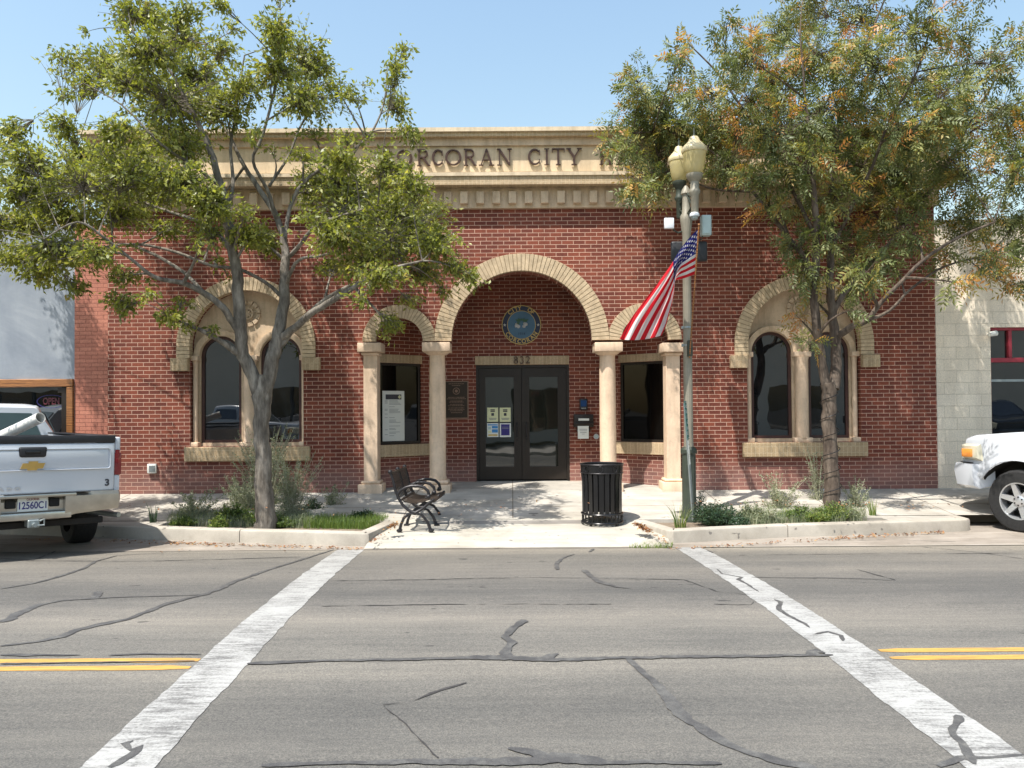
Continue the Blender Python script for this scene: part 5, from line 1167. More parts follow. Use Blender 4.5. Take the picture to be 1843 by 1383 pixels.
    for (x, y) in ((-1.0, yn-.34), (-.985, yn-.22), (-.88, yn-.0), (-.6, yn+.10), (0, yn+.14), (.6, yn+.10), (.88, yn-.0), (.985, yn-.22), (1.0, yn-.34)):
        k = abs(x) > .99
        rg.append([(x*1.01, y, z0+.20), (x*1.01, y+(0 if k else .03), z0+.10), (x*.985, y, z0-.12), (x*.94, y-.06, z0-.16), (x*.8, y-.2, z0-.1), (x*.8, y-.2, z0+.18)])
    b.loft(rg); b.build('front_bumper', 'carwhite', T)
    return T
# the white pickup parked nose in at the left edge
rear = at(140, 970, 10.35)
h1 = math.radians(44)
truck = pickup((0, 0, 0), h1, 'white work pickup with a gold emblem on its tailgate, parked at the left kerb', roll=math.radians(1.4), r=.40, lift=.04, cabw=.64)
tgt = at(203, 782, 9.75)                      # right end of the tailgate's top edge
off_ = Matrix.Rotation(h1, 3, 'Z') @ Vector((.91, -1.14, 0)); truck.location = (tgt.x-off_.x, tgt.y-off_.y, zroad(9.0)*.3)
# pipe lying in its bed
pa, pb_ = at(8, 783, 10.4), at(73, 752, 10.15)
pipe = thing('pvc_pipe', tuple((pa+pb_)/2), 'white plastic pipe sticking up out of the bed of the left pickup', 'pipe')
d = (pb_-pa); b = MB(); n = 20; a_ = d.normalized(); u_ = a_.orthogonal().normalized(); v_ = a_.cross(u_); rings = []
for t, rr in ((-1.6, .072), (.5, .072), (.5, .064), (-1.6, .064)): rings.append([d*t+(u_*math.cos(2*PI*j/n)+v_*math.sin(2*PI*j/n))*rr for j in range(n)])
b.loft(rings+[rings[0]], cap=False); b.build('tube', 'pvc', pipe)
# the white pickup nosing in from the right
h2 = math.radians(25); wbx = 2.45-1.10+2.35
pk = pickup((0, 0, 0), h2, 'white pickup with amber indicator and alloy wheels, nose in at the right kerb', roll=0, r=.435, lift=.12, detail_rear=False)
wc = at(1832, 898, 10.75); off_ = Matrix.Rotation(h2, 3, 'Z') @ Vector((-.95, wbx, 0)); pk.location = (wc.x-off_.x, wc.y-off_.y, 0.0)
# a third one across the street, seen in the window glass only
dk = plain('black_car_paint', (.012, .013, .015), .15, spec=.8)
m4 = copy_tree(pk); tag(m4, 'dark pickup across the street, mirrored in the red framed shop window', 'pickup truck'); m4.location = (19.5, -6.6, 0.0); m4.rotation_euler = (0, 0, math.radians(12))
for o in m4.children_recursive:
    for sl_o in o.material_slots:
        if sl_o.material and sl_o.material.name.startswith('white_car_paint'): sl_o.link = 'OBJECT'; sl_o.material = dk
m3 = copy_tree(pk); tag(m3, 'white pickup parked across the street, mirrored in the left arched windows', 'pickup truck'); m3.location = (-12.5, -2.6, .0); m3.rotation_euler = (0, 0, math.radians(-90))
# ------------------------------------------------------------------ leaves
def leaf_mat(name, stops, trans=.35, rough=.45):
    t = NT(name); a = t.n('ShaderNodeAttribute', attribute_name='rnd'); c = t.ramp(a.outputs['Fac'], stops)
    p = t.n('ShaderNodeBsdfPrincipled'); t.l(c, p.inputs['Base Color']); p.inputs['Roughness'].default_value = rough; p.inputs['Specular IOR Level'].default_value = .5
    tr = t.n('ShaderNodeBsdfTranslucent'); c2 = t.mix(1.0, c, (1.25, 1.25, .55), 'MULTIPLY'); t.l(c2, tr.inputs[0])
    mx = t.n('ShaderNodeMixShader'); mx.inputs[0].default_value = trans; t.l(p.outputs[0], mx.inputs[1]); t.l(tr.outputs[0], mx.inputs[2]); t.l(mx.outputs[0], t.out.inputs[0]); return t.m
def nrm(a): return a/np.maximum(1e-9, np.linalg.norm(a, axis=-1, keepdims=True))
def leaves_mesh(name, base, dirs, ln, wd, rnd, mat, parent, nvec=None, sharp=.42):
    """one four sided, slightly folded blade per leaf"""
    n = len(base); d = nrm(dirs); r = nrm(rng.normal(size=(n, 3))) if nvec is None else nvec
    side = nrm(np.cross(d, r)); up_ = np.cross(side, d); ln = ln[:, None]; wd = wd[:, None]
    v = np.empty((n, 4, 3)); mid = base+d*ln*sharp
    v[:, 0] = base; v[:, 1] = mid+side*wd*.5+up_*wd*.16; v[:, 2] = base+d*ln-up_*ln*.10; v[:, 3] = mid-side*wd*.5+up_*wd*.16
    me = bpy.data.meshes.new(name); me.vertices.add(n*4); me.vertices.foreach_set('co', v.astype(np.float32).ravel())
    me.loops.add(n*4); me.loops.foreach_set('vertex_index', np.arange(n*4, dtype=np.int32)); me.polygons.add(n)
    me.polygons.foreach_set('loop_start', np.arange(0, n*4, 4, dtype=np.int32)); me.update(calc_edges=True)
    at_ = me.attributes.new('rnd', 'FLOAT', 'FACE'); at_.data.foreach_set('value', rnd.astype(np.float32))
    me.materials.append(M[mat]); o = bpy.data.objects.new(name, me); COL.objects.link(o)
    if parent is not None: o.parent = parent
    return o
def bark(name, c1, c2, c3):
    t = NT(name); g = t.mapv(t.obj(), (1, 1, .25)); a = t.noise(14, 5, .65, g); b_ = t.noise(60, 4, .6, g); m = t.noise(4, 3)
    c = t.ramp(a, [(.3, c1), (.5, c2), (.68, c3)]); c = t.mix(.5, c, t.ramp(m, [(.3, (.7, .7, .72)), (.7, (1.2, 1.18, 1.15))]), 'MULTIPLY')
    t.bsdf(c, .9, 0, t.bump(t.math('ADD', a, t.math('MULTIPLY', b_, .5)), .8, .015), .2); return t.m
M['bark1'] = bark('smooth_grey_bark', (.075, .062, .050), (.18, .158, .13), (.32, .285, .24))
M['bark2'] = bark('rough_brown_bark', (.05, .038, .030), (.115, .088, .068), (.20, .16, .125))
M['leaf1'] = leaf_mat('hackberry_leaf', [(0, (.11, .13, .028)), (.35, (.22, .245, .052)), (.65, (.35, .365, .085)), (.85, (.45, .44, .12)), (1, (.44, .34, .12))], .45, .42)
M['leaf2'] = leaf_mat('pistache_leaf', [(0, (.095, .12, .045)), (.4, (.19, .225, .085)), (.66, (.29, .30, .105)), (.78, (.38, .31, .085)), (.88, (.50, .28, .075)), (1, (.62, .27, .10))], .34, .5)
M['grass'] = leaf_mat('planting_leaf', [(0, (.06, .11, .025)), (.5, (.14, .22, .045)), (.8, (.26, .32, .075)), (1, (.42, .42, .13))], .3, .5)
M['sage'] = leaf_mat('grey_green_leaf', [(0, (.10, .14, .08)), (.5, (.22, .26, .15)), (1, (.42, .43, .28))], .25, .6)
M['darkleaf'] = leaf_mat('dark_green_leaf', [(0, (.018, .045, .025)), (.5, (.045, .09, .045)), (1, (.11, .17, .08))], .2, .4)
M['litter'] = leaf_mat('dead_leaf', [(0, (.14, .06, .03)), (.5, (.32, .14, .06)), (1, (.45, .28, .12))], .15, .8)
WS = .93
def grow(root, limbs, blobs, Y0, mat, ntw, seed, leafer, inv, ydepth=1.3, spread=1.0):
    """limbs: photo-traced branches [(px, py, dY, width px)]; blobs: leaf masses [(px, py, rx, ry, dY or None, density)]"""
    rr = random.Random(seed); nodes = []
    trunk = MB()
    for k, L in enumerate(limbs):
        pts = [Vector(pl_interp([(q[0], q[1], q[2]) for q in L], i/(4*(len(L)-1)))) for i in range(4*(len(L)-1)+1)]
        ws = [q[3] for q in L]; wid = [ws[min(int(i/4), len(ws)-2)]+(ws[min(int(i/4)+1, len(ws)-1)]-ws[min(int(i/4), len(ws)-2)])*((i/4) % 1 if i < len(pts)-1 else 1) for i in range(len(pts))]
        P = [at(p.x+(rr.uniform(-1, 1)*.10*wid[i] if i else 0), p.y, Y0+p.z) for i, p in enumerate(pts)]
        R = [WS*w*.5*(Y0+p.z)/F for w, p in zip(wid, pts)]
        trunk.tube([inv @ p for p in P], R, 12 if R[0] > .04 else 7)
        nodes += list(zip(P, R, [i == 0 for i in range(len(P))]))
    trunk.build('trunk', mat, root, smooth=60, fix=False)
    NP = np.array([tuple(p) for p, r, f in nodes]); tw = MB()
    base = []; dirs = []; ax = []
    for (bx, by, rx, ry, dy, dens) in blobs:
        dd = dy if dy is not None else rr.uniform(-ydepth, ydepth)
        if mat == 'bark2' and 1160 < bx < 1345 and 200 < by < 430: dd = .55+rr.random()*.55
        Y = Y0+dd; C = at(bx, by, Y); s = Y/F; R3 = Vector((rx*s, (rx+ry)*.5*s*1.15, ry*s))*spread
        # a branch from the nearest limb to the middle of the mass
        dist = np.linalg.norm(NP-np.array(C)+np.array([0, 0, .35]), axis=1); j = int(np.argmin(dist)); A = Vector(NP[j]); r0 = min(.028, nodes[j][1]*.8)
        mid = A.lerp(C, .5)+Vector((rr.uniform(-.1, .1), rr.uniform(-.1, .1), rr.uniform(-.02, .18)))
        main = [A.lerp(mid, t)*(1-t)+mid.lerp(C, t)*t for t in [i/6 for i in range(7)]]
        tw.tube([inv @ p for p in main], [r0*(1-.7*i/6) for i in range(7)], 5, cap=False)
        nt_ = max(3, int(dens*ntw*rx*ry/2500)); 
        for _ in range(nt_):
            v = Vector((rr.gauss(0, 1), rr.gauss(0, 1), rr.gauss(0, 1))).normalized()*(rr.random()**.5)*(1+.35*rr.random()**3)
            T = C+Vector((v.x*R3.x, v.y*R3.y, v.z*R3.z)); st = main[rr.randint(4, 6)]
            m2 = st.lerp(T, .55)+Vector((rr.uniform(-.05, .05), rr.uniform(-.05, .05), rr.uniform(0, .08)))
            tw.tube([inv @ st, inv @ m2, inv @ T], [.0045, .0035, .002], 4, cap=False)
            base.append(T); dirs.append((T-m2).normalized()); ax.append(T-m2)
    tw.build('twigs', mat, root, smooth=60, fix=False)
    leafer(np.array([tuple(inv @ p) for p in base]), np.array([tuple(d) for d in dirs]), np.array([tuple(a) for a in ax]))
# ---- left tree
TY = 10.75
tb = at(476, 926, TY); tree1 = thing('street_tree', (tb.x, TY, tb.z), 'open crowned green tree with smooth grey forked trunk in the bed left of the entrance', 'tree')
inv1 = Matrix.Translation(-tree1.location)
LIMBS1 = [
 [(477, 958, 0, 46), (477, 925, 0, 38), (474, 850, 0, 31), (472, 780, 0, 29), (471, 715, 0, 33), (476, 675, 0, 20)],
 [(471, 728, 0, 20), (452, 665, 0, 26), (436, 632, -.05, 24), (432, 580, -.1, 23), (428, 520, -.15, 22), (422, 470, -.2, 20), (414, 420, -.2, 18), (405, 370, -.25, 16), (388, 300, -.3, 13), (365, 240, -.3, 11), (340, 190, -.35, 8), (300, 120, -.4, 5), (240, 60, -.4, 3)],
 [(476, 738, 0, 18), (488, 660, .05, 27), (500, 610, .1, 24), (509, 560, .15, 21), (512, 500, .2, 19), (513, 450, .3, 15), (500, 395, .35, 12), (470, 345, .4, 10), (440, 300, .45, 8), (410, 240, .5, 6), (375, 180, .5, 4), (370, 80, .5, 3)],
 [(504, 610, .1, 16), (530, 590, .0, 14), (560, 565, -.2, 13), (600, 540, -.4, 12), (650, 510, -.6, 9), (700, 485, -.8, 6), (760, 470, -.9, 4)],
 [(503, 625, .1, 12), (545, 575, .1, 10), (600, 530, 0, 8), (660, 502, -.1, 6), (720, 470, -.1, 4)],
 [(435, 640, -.05, 15), (405, 620, -.2, 11), (372, 600, -.4, 9), (340, 585, -.55, 5), (300, 570, -.7, 3)],
 [(432, 600, -.1, 16), (418, 580, -.15, 14), (400, 553, -.3, 13), (370, 530, -.4, 12), (330, 510, -.6, 10), (280, 500, -.8, 8), (240, 470, -1, 6), (190, 430, -1.2, 5), (140, 400, -1.4, 4), (80, 430, -1.5, 2)],
 [(370, 530, -.4, 8), (330, 490, -.2, 7), (270, 455, 0, 6), (220, 440, .3, 5), (150, 460, .5, 3)],
 [(512, 540, .2, 8), (480, 510, .1, 7), (430, 485, 0, 7), (380, 478, -.1, 6), (320, 455, -.1, 6), (250, 440, 0, 5), (180, 445, .2, 3)],
 [(424, 470, -.2, 9), (400, 430, .1, 9), (360, 400, .3, 8), (300, 380, .6, 6), (220, 350, .8, 4), (120, 320, 1, 3)],
 [(408, 390, -.25, 9), (420, 330, 0, 7), (415, 270, .1, 6), (425, 200, .2, 4), (440, 100, .2, 3)],
 [(500, 400, .35, 9), (480, 340, .1, 7), (455, 290, -.1, 6), (470, 250, -.2, 6), (490, 180, -.2, 5), (505, 100, -.3, 3)],
 [(513, 430, .3, 9), (520, 380, .5, 8), (545, 330, .6, 7), (600, 290, .6, 6), (660, 250, .5, 5), (690, 190, .5, 3), (697, 120, .5, 2)],
 [(513, 470, .3, 10), (540, 440, .1, 8), (565, 410, 0, 7), (610, 390, -.2, 5), (680, 370, -.4, 3)],
 [(511, 520, .2, 8), (528, 480, 0, 7), (545, 465, -.1, 6), (580, 460, -.3, 5), (650, 440, -.5, 3)],
 [(400, 340, -.25, 7), (350, 300, -.6, 6), (290, 260, -.9, 5), (220, 190, -1, 3), (150, 150, -1, 2)],
 [(440, 300, .45, 6), (400, 350, .6, 3), (380, 330, .7, 2)],
 [(485, 335, .4, 6), (520, 280, .7, 5), (545, 220, .8, 4), (590, 170, .8, 2)],
]
B1 = [(250,30,60,32,None,1.1),(320,70,60,35,None,1),(190,110,60,28,None,1),(240,150,60,35,None,1),(310,190,70,38,None,1.1),(110,108,38,16,None,.8),(155,150,48,22,None,.8),(110,175,20,9,None,.7),(400,200,55,40,None,1),(440,155,45,35,None,.8),
 (495,60,30,42,None,1.1),(498,130,40,38,None,1),(560,120,42,32,None,.9),(605,155,25,18,None,.6),(632,170,22,16,None,.8),(545,185,55,26,None,.9),(715,125,26,20,None,.9),(728,88,14,20,None,.7),(665,155,14,10,None,.5),(712,195,30,30,None,.9),(740,242,28,24,None,.9),
 (620,245,50,14,None,.4),(560,240,45,12,None,.4),(15,245,28,26,None,1),(55,285,45,30,None,1.1),(110,228,40,22,None,.8),(150,275,55,32,None,1),(25,340,35,35,None,1),(90,335,60,38,None,1.2),(180,325,65,40,None,1.2),(250,290,60,42,None,1.2),(320,330,55,42,None,1.2),(375,365,42,40,None,1.1),
 (215,385,65,30,None,1.1),(120,395,60,30,None,1),(40,405,45,28,None,1),(30,465,38,30,None,.9),(75,500,42,25,None,.9),(130,520,32,16,None,.8),(165,465,55,20,None,.7),(95,450,60,22,None,.8),(230,500,48,14,None,.6),(215,550,32,20,-.7,.9),(265,535,25,10,None,.6),
 (325,545,35,10,-.5,.5),(305,575,26,12,-.7,1.3),(340,590,20,7,-.6,.9),(375,598,16,6,-.5,.8),(300,245,55,32,None,1),(350,140,55,45,None,1),(400,95,36,26,None,.9),(393,8,20,14,None,1),(420,55,22,18,None,.6),(455,240,25,18,None,.4),(350,260,35,25,None,.8),
 (452,425,46,26,-.3,1.3),(475,440,35,26,.4,1),(490,275,22,14,None,.3),(440,385,30,18,None,.6),(545,285,40,18,None,.5),(610,290,50,24,None,.9),(565,330,40,34,None,.8),(625,345,65,42,None,1.2),(690,305,50,35,None,.9),(740,335,38,34,None,.9),(700,385,70,42,None,1.3),(775,380,36,28,None,.9),
 (610,425,65,34,None,1.1),(705,440,75,36,None,1.3),(785,440,46,30,None,1.1),(828,485,34,22,None,.9),(852,508,22,14,None,.8),(765,495,50,24,None,1.1),(685,500,55,25,None,1),(600,485,40,22,None,.8),(708,590,20,22,-.3,1.2),(650,540,26,14,None,.5),(740,548,38,12,None,.6),(800,530,25,12,None,.6),
 (555,395,24,16,None,.5),(360,440,28,14,None,.3),(410,500,18,8,None,.3),(390,470,18,14,None,.4),(505,80,30,40,None,.8),(270,90,60,40,None,.9),(330,20,45,22,None,.7),(210,240,45,28,None,.9),(280,340,60,38,.9,1),(60,370,50,30,.6,.9),(300,410,50,22,.5,.7),(655,390,60,40,.8,.9),(150,60,20,9,None,.25),
 (230,-40,50,30,None,.8),(500,-15,35,20,None,.5),(-60,380,60,60,None,1),(-50,280,50,50,None,1),(-70,480,50,40,None,.9),(-110,420,60,60,None,.8),(620,380,110,60,None,.18),(700,420,120,70,None,.12),(150,330,130,80,None,.22),(300,180,120,90,None,.22),(560,170,90,60,None,.35),(120,460,110,50,None,.3),(230,320,80,50,None,.5),(320,270,60,40,None,.5),(540,100,50,50,None,.5),(760,420,60,60,None,.7),(660,470,70,40,None,.6),(560,350,40,50,None,.5),(380,420,50,30,None,.5)]
def leafer1(B, D, A):
    k = 10; n = len(B)*k; t = rng.random((len(B), k, 1))
    pos = (B[:, None, :]-A[:, None, :]*t*1.25+rng.normal(size=(len(B), k, 3))*.034).reshape(-1, 3)
    d = D[:, None, :]*.7+rng.normal(size=(len(B), k, 3))*.75+np.array([0, 0, -.45]); d = d.reshape(-1, 3)
    cl = rng.random((len(B), 1))*.55+rng.random((len(B), k))*.45; cl = cl**1.05; o = rng.random((len(B), 1)) < .02; cl = np.where(o, .95, cl*.9)
    ln = rng.uniform(.04, .10, n); leaves_mesh('crown', pos, d, ln, ln*rng.uniform(.36, .5, n), cl.reshape(-1), 'leaf1', tree1)
grow(tree1, LIMBS1, B1, TY, 'bark1', 150, 11, leafer1, inv1, spread=1.16)
# ---- right tree
TY2 = 11.45
tb = at(1498, 908, TY2); tree2 = thing('street_tree', (tb.x, TY2, tb.z), 'dense tree with feathery leaves turning orange, wire wound round its trunk', 'tree')
inv2 = Matrix.Translation(-tree2.location)
LIMBS2 = [
 [(1500, 938, 0, 44), (1498, 900, 0, 31), (1497, 840, 0, 27), (1494, 780, 0, 26), (1492, 725, 0, 27), (1492, 690, 0, 28)],
 [(1488, 700, 0, 20), (1478, 650, 0, 17), (1470, 590, -.1, 17), (1466, 540, -.15, 16), (1468, 490, -.2, 15), (1470, 420, -.3, 14), (1466, 350, -.4, 11), (1460, 280, -.4, 8), (1450, 180, -.4, 5), (1440, 60, -.4, 3)],
 [(1500, 700, 0, 22), (1505, 640, .1, 19), (1500, 590, .1, 18), (1495, 520, .15, 15), (1494, 440, .2, 13), (1495, 370, .3, 11), (1500, 280, .4, 8), (1520, 180, .5, 6), (1560, 80, .6, 4), (1600, -20, .6, 3)],
 [(1504, 610, .1, 14), (1530, 590, -.05, 13), (1562, 575, -.2, 11), (1585, 545, -.3, 9), (1620, 510, -.4, 8), (1660, 470, -.5, 7), (1720, 430, -.6, 6), (1790, 400, -.7, 4)],
 [(1500, 560, .1, 12), (1525, 520, .2, 11), (1560, 480, .4, 10), (1600, 440, .6, 9), (1640, 390, .7, 8), (1690, 320, .8, 6), (1740, 230, .8, 4), (1800, 130, .8, 3)],
 [(1467, 500, -.2, 11), (1445, 460, -.2, 10), (1420, 430, .0, 9), (1390, 390, .2, 8), (1350, 340, .5, 6), (1290, 280, .8, 5), (1220, 240, .8, 4), (1140, 240, .8, 3)],
 [(1470, 430, -.3, 9), (1430, 350, -.1, 7), (1390, 270, .2, 6), (1340, 200, .4, 5), (1290, 130, .5, 4), (1240, 80, .5, 2)],
 [(1494, 450, .2, 8), (1530, 380, .0, 7), (1570, 300, -.2, 6), (1600, 220, -.4, 5), (1650, 130, -.5, 4), (1680, 30, -.6, 3)],
 [(1350, 345, .5, 5), (1280, 340, .8, 4), (1200, 310, .8, 3), (1130, 320, .8, 2)],
 [(1565, 575, -.2, 8), (1600, 560, -.1, 6), (1640, 520, .0, 5), (1700, 480, .2, 4), (1780, 460, .3, 3)],
]
B2 = [(1104,222,22,14,None,.6),(1132,272,28,30,None,1),(1092,262,10,12,None,.5),(1150,210,42,38,None,1),(1150,150,38,34,None,1),(1138,335,28,24,None,1),(1180,270,48,44,None,1.1),(1190,190,45,42,None,1),(1225,105,28,34,None,.8),(1240,75,20,14,None,.8),(1225,225,50,42,None,1),(1170,345,38,22,None,.9),(1205,310,36,26,None,.7),
 (1270,165,42,40,None,.9),(1308,52,32,22,None,.9),(1330,100,45,38,None,1),(1290,225,50,40,None,1),(1310,295,50,32,None,1),(1350,180,50,45,None,1.1),(1400,65,55,40,None,1),(1400,140,55,45,None,1.1),(1400,235,60,42,None,1.1),(1370,325,50,32,None,1),(1460,20,60,36,None,1.1),(1475,100,60,45,None,1.1),(1480,195,60,45,None,1.2),
 (1440,300,60,40,None,1.1),(1550,30,55,36,None,1),(1565,110,60,45,None,1.1),(1560,205,60,45,None,1.2),(1560,300,60,38,None,1.1),(1640,55,55,42,None,.9),(1645,145,55,45,None,1),(1645,235,60,50,None,1.2),(1640,325,55,42,None,1.2),(1720,60,40,30,None,.7),(1735,130,50,42,None,.8),(1740,215,55,48,None,1.1),(1730,305,60,50,None,1.2),
 (1740,395,55,42,None,1.1),(1700,465,40,24,None,.9),(1785,470,42,36,None,1),(1818,515,25,16,None,.9),(1725,510,25,16,None,.8),(1812,110,35,45,None,.8),(1820,200,40,55,None,1),(1830,300,45,55,None,1.1),(1830,400,40,50,None,1),(1640,420,42,28,None,1),(1600,470,36,22,None,.8),(1560,490,36,26,None,.9),(1440,440,26,32,-.2,.9),
 (1455,490,34,26,-.2,1.2),(1530,450,40,36,.3,1.1),(1540,510,34,22,None,.9),(1575,395,44,34,None,1.1),(1395,375,36,18,None,.9),(1440,370,40,30,None,.9),(1500,350,50,30,None,1.1),(1440,575,18,14,None,.7),(1455,620,18,20,None,.8),(1470,545,22,16,None,.8),(1530,560,24,12,None,.7),(1480,420,30,30,-.3,1),(1620,370,40,30,None,1),
 (1500,270,60,34,.9,1),(1400,190,50,40,.9,.9),(1620,290,50,40,.9,1),(1700,180,50,50,-.9,.8),(1330,240,45,40,-.8,.8),(1240,280,40,34,.4,.8),
 (1450,-50,60,40,None,1),(1560,-60,60,40,None,1),(1660,-50,50,35,None,.7),(1920,150,60,60,None,.9),(1930,280,60,60,None,1),(1930,400,60,60,None,1),(1920,500,50,40,None,.9),(1990,330,60,90,None,.9),(1760,-30,50,40,None,.7)]
def leafer2(B, D, A):
    k = 3; nb = len(B); m = 11                      # k feathered leaves per twig, m leaflets in pairs along each
    st = (B[:, None, :]-A[:, None, :]*rng.random((nb, k, 1))*.6).reshape(-1, 3)
    d = nrm((D[:, None, :]*.8+rng.normal(size=(nb, k, 3))*.7+np.array([0, 0, -.12])).reshape(-1, 3)); n = len(st)
    L = rng.uniform(.16, .29, n); nn = nrm(np.cross(d, nrm(rng.normal(size=(n, 3))*.6+np.array([0, 0, 0])+1e-6))); nn = np.where((nn[:, 2:3] < 0), -nn, nn); side = np.cross(d, nn)
    tone = rng.random(nb); tone = np.where(tone > .88, .84+rng.random(nb)*.16, tone*.82); tone = np.repeat(tone, k)
    # whole patches turn colour together
    cell = np.floor(B/.32).astype(int); h = (np.sin(cell[:, 0]*12.9898+cell[:, 1]*78.233+cell[:, 2]*37.719)*43758.5453) % 1
    patch = np.repeat(h, k) > .885; tone = np.where(patch & (rng.random(n) < .85), .78+rng.random(n)*.22, np.minimum(tone, .78+.2*(rng.random(n) < .05)))
    ps, ds, nv, ln, rd = [], [], [], [], []
    for j in range(m):
        t = .12+.88*(j//2)/(m//2); sg_ = 0 if j == m-1 else (1 if j % 2 == 0 else -1)
        p = st+d*(L*t)[:, None]-np.array([0, 0, 1])*(L*t*t*.22)[:, None]; dd = d*(.55 if sg_ else 1)+side*sg_*.85+nn*.0+rng.normal(size=(n, 3))*.10
        ps.append(p); ds.append(dd-np.array([0, 0, .18])); nv.append(nrm(nn+rng.normal(size=(n, 3))*.25)); ln.append(L*rng.uniform(.30, .42, n)*(1-.35*abs(t-.5))); rd.append(np.clip(tone+rng.uniform(-.10, .10, n), 0, 1))
    ln = np.concatenate(ln); leaves_mesh('crown', np.concatenate(ps), np.concatenate(ds), ln, ln*.30, np.concatenate(rd), 'leaf2', tree2, nvec=np.concatenate(nv), sharp=.45)
grow(tree2, LIMBS2, B2, TY2, 'bark2', 60, 23, leafer2, inv2, spread=1.05)
# wire of fairy lights wound up the trunk
tl = thing('cable', tuple(at(1498, 908, TY2)), 'thin dark cable wound in a spiral up the trunk of the right tree', 'cable'); b = MB(); pts = []
for i in range(170):
    t = i/169; py = 905-t*215; a = t*2*PI*6.5; wd = (17-2.5*t)*TY2/F; c = at(1498-6*min(1, t*1.3), py, TY2); pts.append(c+Vector((math.cos(a)*wd, math.sin(a)*wd, 0))-tl.location)
b.tube(pts, .006, 5); b.build('wire', 'black', tl)
sl2 = ground(1478, 908, ZK-.04); t = thing('spot_lamp', tuple(sl2), 'small white spot lamp on the soil beside the right tree trunk', 'lamp')
b = MB(); b.tube([(-.03, -.02, .14), (.07, .02, .20)], [.055, .07], 16); b.tube([(0, 0, -.05), (0, 0, .14)], .012, 8); b.build('housing', 'white', t); b = MB(); b.tube([(.071, .0204, .2006), (.078, .023, .205)], .058, 16); b.build('lens', 'plastic', t)
# ------------------------------------------------------------------ planting beds
ZS = ZK-.045
def blades(n, cx, cy, r, h0, h1, lean, wd, mat, root, name, curve=.35, seed=0, tone=(0, 1)):
    R = np.random.default_rng(seed); vs = []; fs = []; rd = []
    for i in range(n):
        a = R.random()*2*PI; rr = r*math.sqrt(R.random()); x, y = cx+rr*math.cos(a), cy+rr*math.sin(a); h = R.uniform(h0, h1); a2 = a+R.normal()*.6; l = lean*R.uniform(.2, 1)*h; w = wd*R.uniform(.6, 1.1); t_ = R.uniform(*tone); a3 = R.random()*PI
        o = len(vs)
        for k in range(4):
            t = k/3; px, py, pz = x+math.cos(a2)*l*t**1.8, y+math.sin(a2)*l*t**1.8, h*(t-curve*lean*t**3*.6); ww = w*(1-t)**.6*.5
            vs += [(px-math.cos(a3)*ww, py-math.sin(a3)*ww, pz), (px+math.cos(a3)*ww, py+math.sin(a3)*ww, pz)]
        for k in range(3): fs.append((o+2*k, o+2*k+1, o+2*k+3, o+2*k+2)); rd.append(t_)
    me = bpy.data.meshes.new(name); me.from_pydata(vs, [], fs); at_ = me.attributes.new('rnd', 'FLOAT', 'FACE'); at_.data.foreach_set('value', np.array(rd, dtype=np.float32)); me.materials.append(M[mat])
    o = bpy.data.objects.new(name, me); COL.objects.link(o); o.parent = root; return o
def bush(px, py, w, h, mat, label, name='shrub', dens=1.0, leaf=.035, wisp=0, seed=0, thin=.4, dY=0.0, depth=.5, trail=0.0):
    """low plant: branching stems from one root, small leaves along them"""
    R = random.Random(seed); g = ground(px, py, ZS); g.y += dY
    if dY: g = at(px, py, g.y); g.z = ZS
    T = thing(name, (g.x, g.y, ZS-.01), label, 'shrub' if name == 'shrub' else 'plant'); st = MB(); B = []; D = []
    n = int(60*dens*(w/.5+.3))
    for i in range(n):
        a = R.random()*2*PI; rr = R.random()**.6; tip = Vector((math.cos(a)*rr*w*.5, math.sin(a)*rr*w*.5*depth, h*(1-.5*rr*rr)*R.uniform(.35, 1.05)))
        s0_ = Vector((tip.x*.25, tip.y*.25, 0)); mid = s0_.lerp(tip, .5)+Vector((R.uniform(-.04, .04), R.uniform(-.03, .03), .03)); st.tube([s0_, mid, tip], [.004, .003, .0015], 3, cap=False)
        for k in range(int(16 if not wisp else 11)):
            t = R.uniform(.25, 1); p = s0_.lerp(mid, t*2) if t < .5 else mid.lerp(tip, t*2-1); B.append(p+Vector((R.gauss(0, .012), R.gauss(0, .012), R.gauss(0, .012)))); D.append(Vector((R.gauss(0, 1), R.gauss(0, 1), R.gauss(.5, .8))))
    for i in range(int(wisp*2)):
        a = R.random()*2*PI; hh = h*R.uniform(.9, 1.9); tip = Vector((math.cos(a)*w*R.uniform(.1, .75), math.sin(a)*w*.35, hh)); mid = tip*.5+Vector((0, 0, hh*.12)); P = [Vector((tip.x*.08, tip.y*.08, 0)), mid, tip]; st.tube(P, [.0045, .0035, .002], 3, cap=False)
        for k in range(26):
            t = R.uniform(.3, 1); p = P[0].lerp(mid, t*2) if t < .5 else mid.lerp(tip, t*2-1); l = .11*(1.15-t)
            q = p+Vector((R.gauss(0, 1), R.gauss(0, 1), R.uniform(.2, 1.4))).normalized()*l
            if R.random() < .55: st.tube([p, q], [.0022, .0014], 3, cap=False)
            B.append(q); D.append(Vector((R.gauss(0, 1), R.gauss(0, 1), R.gauss(.3, 1)))); B.append(p.lerp(q, .5)); D.append(Vector((R.gauss(0, 1), R.gauss(0, 1), R.gauss(.3, 1))))
    st.build('stems', M['drystem'] if wisp else mat_stem, T, smooth=0, fix=False); B = np.array([tuple(p) for p in B]); D = np.array([tuple(p) for p in D]); n = len(B)
    ln = rng.uniform(.7, 1.3, n)*leaf; leaves_mesh('foliage', B, D, ln, ln*thin, np.clip(rng.random(n)*.75+rng.random()*.25, 0, 1), mat, T); return T
M['drystem'] = plain('dry_stem', (.40, .39, .27), .8, var=.3); mat_stem = plain('green_stem', (.09, .11, .05), .8, var=.2)
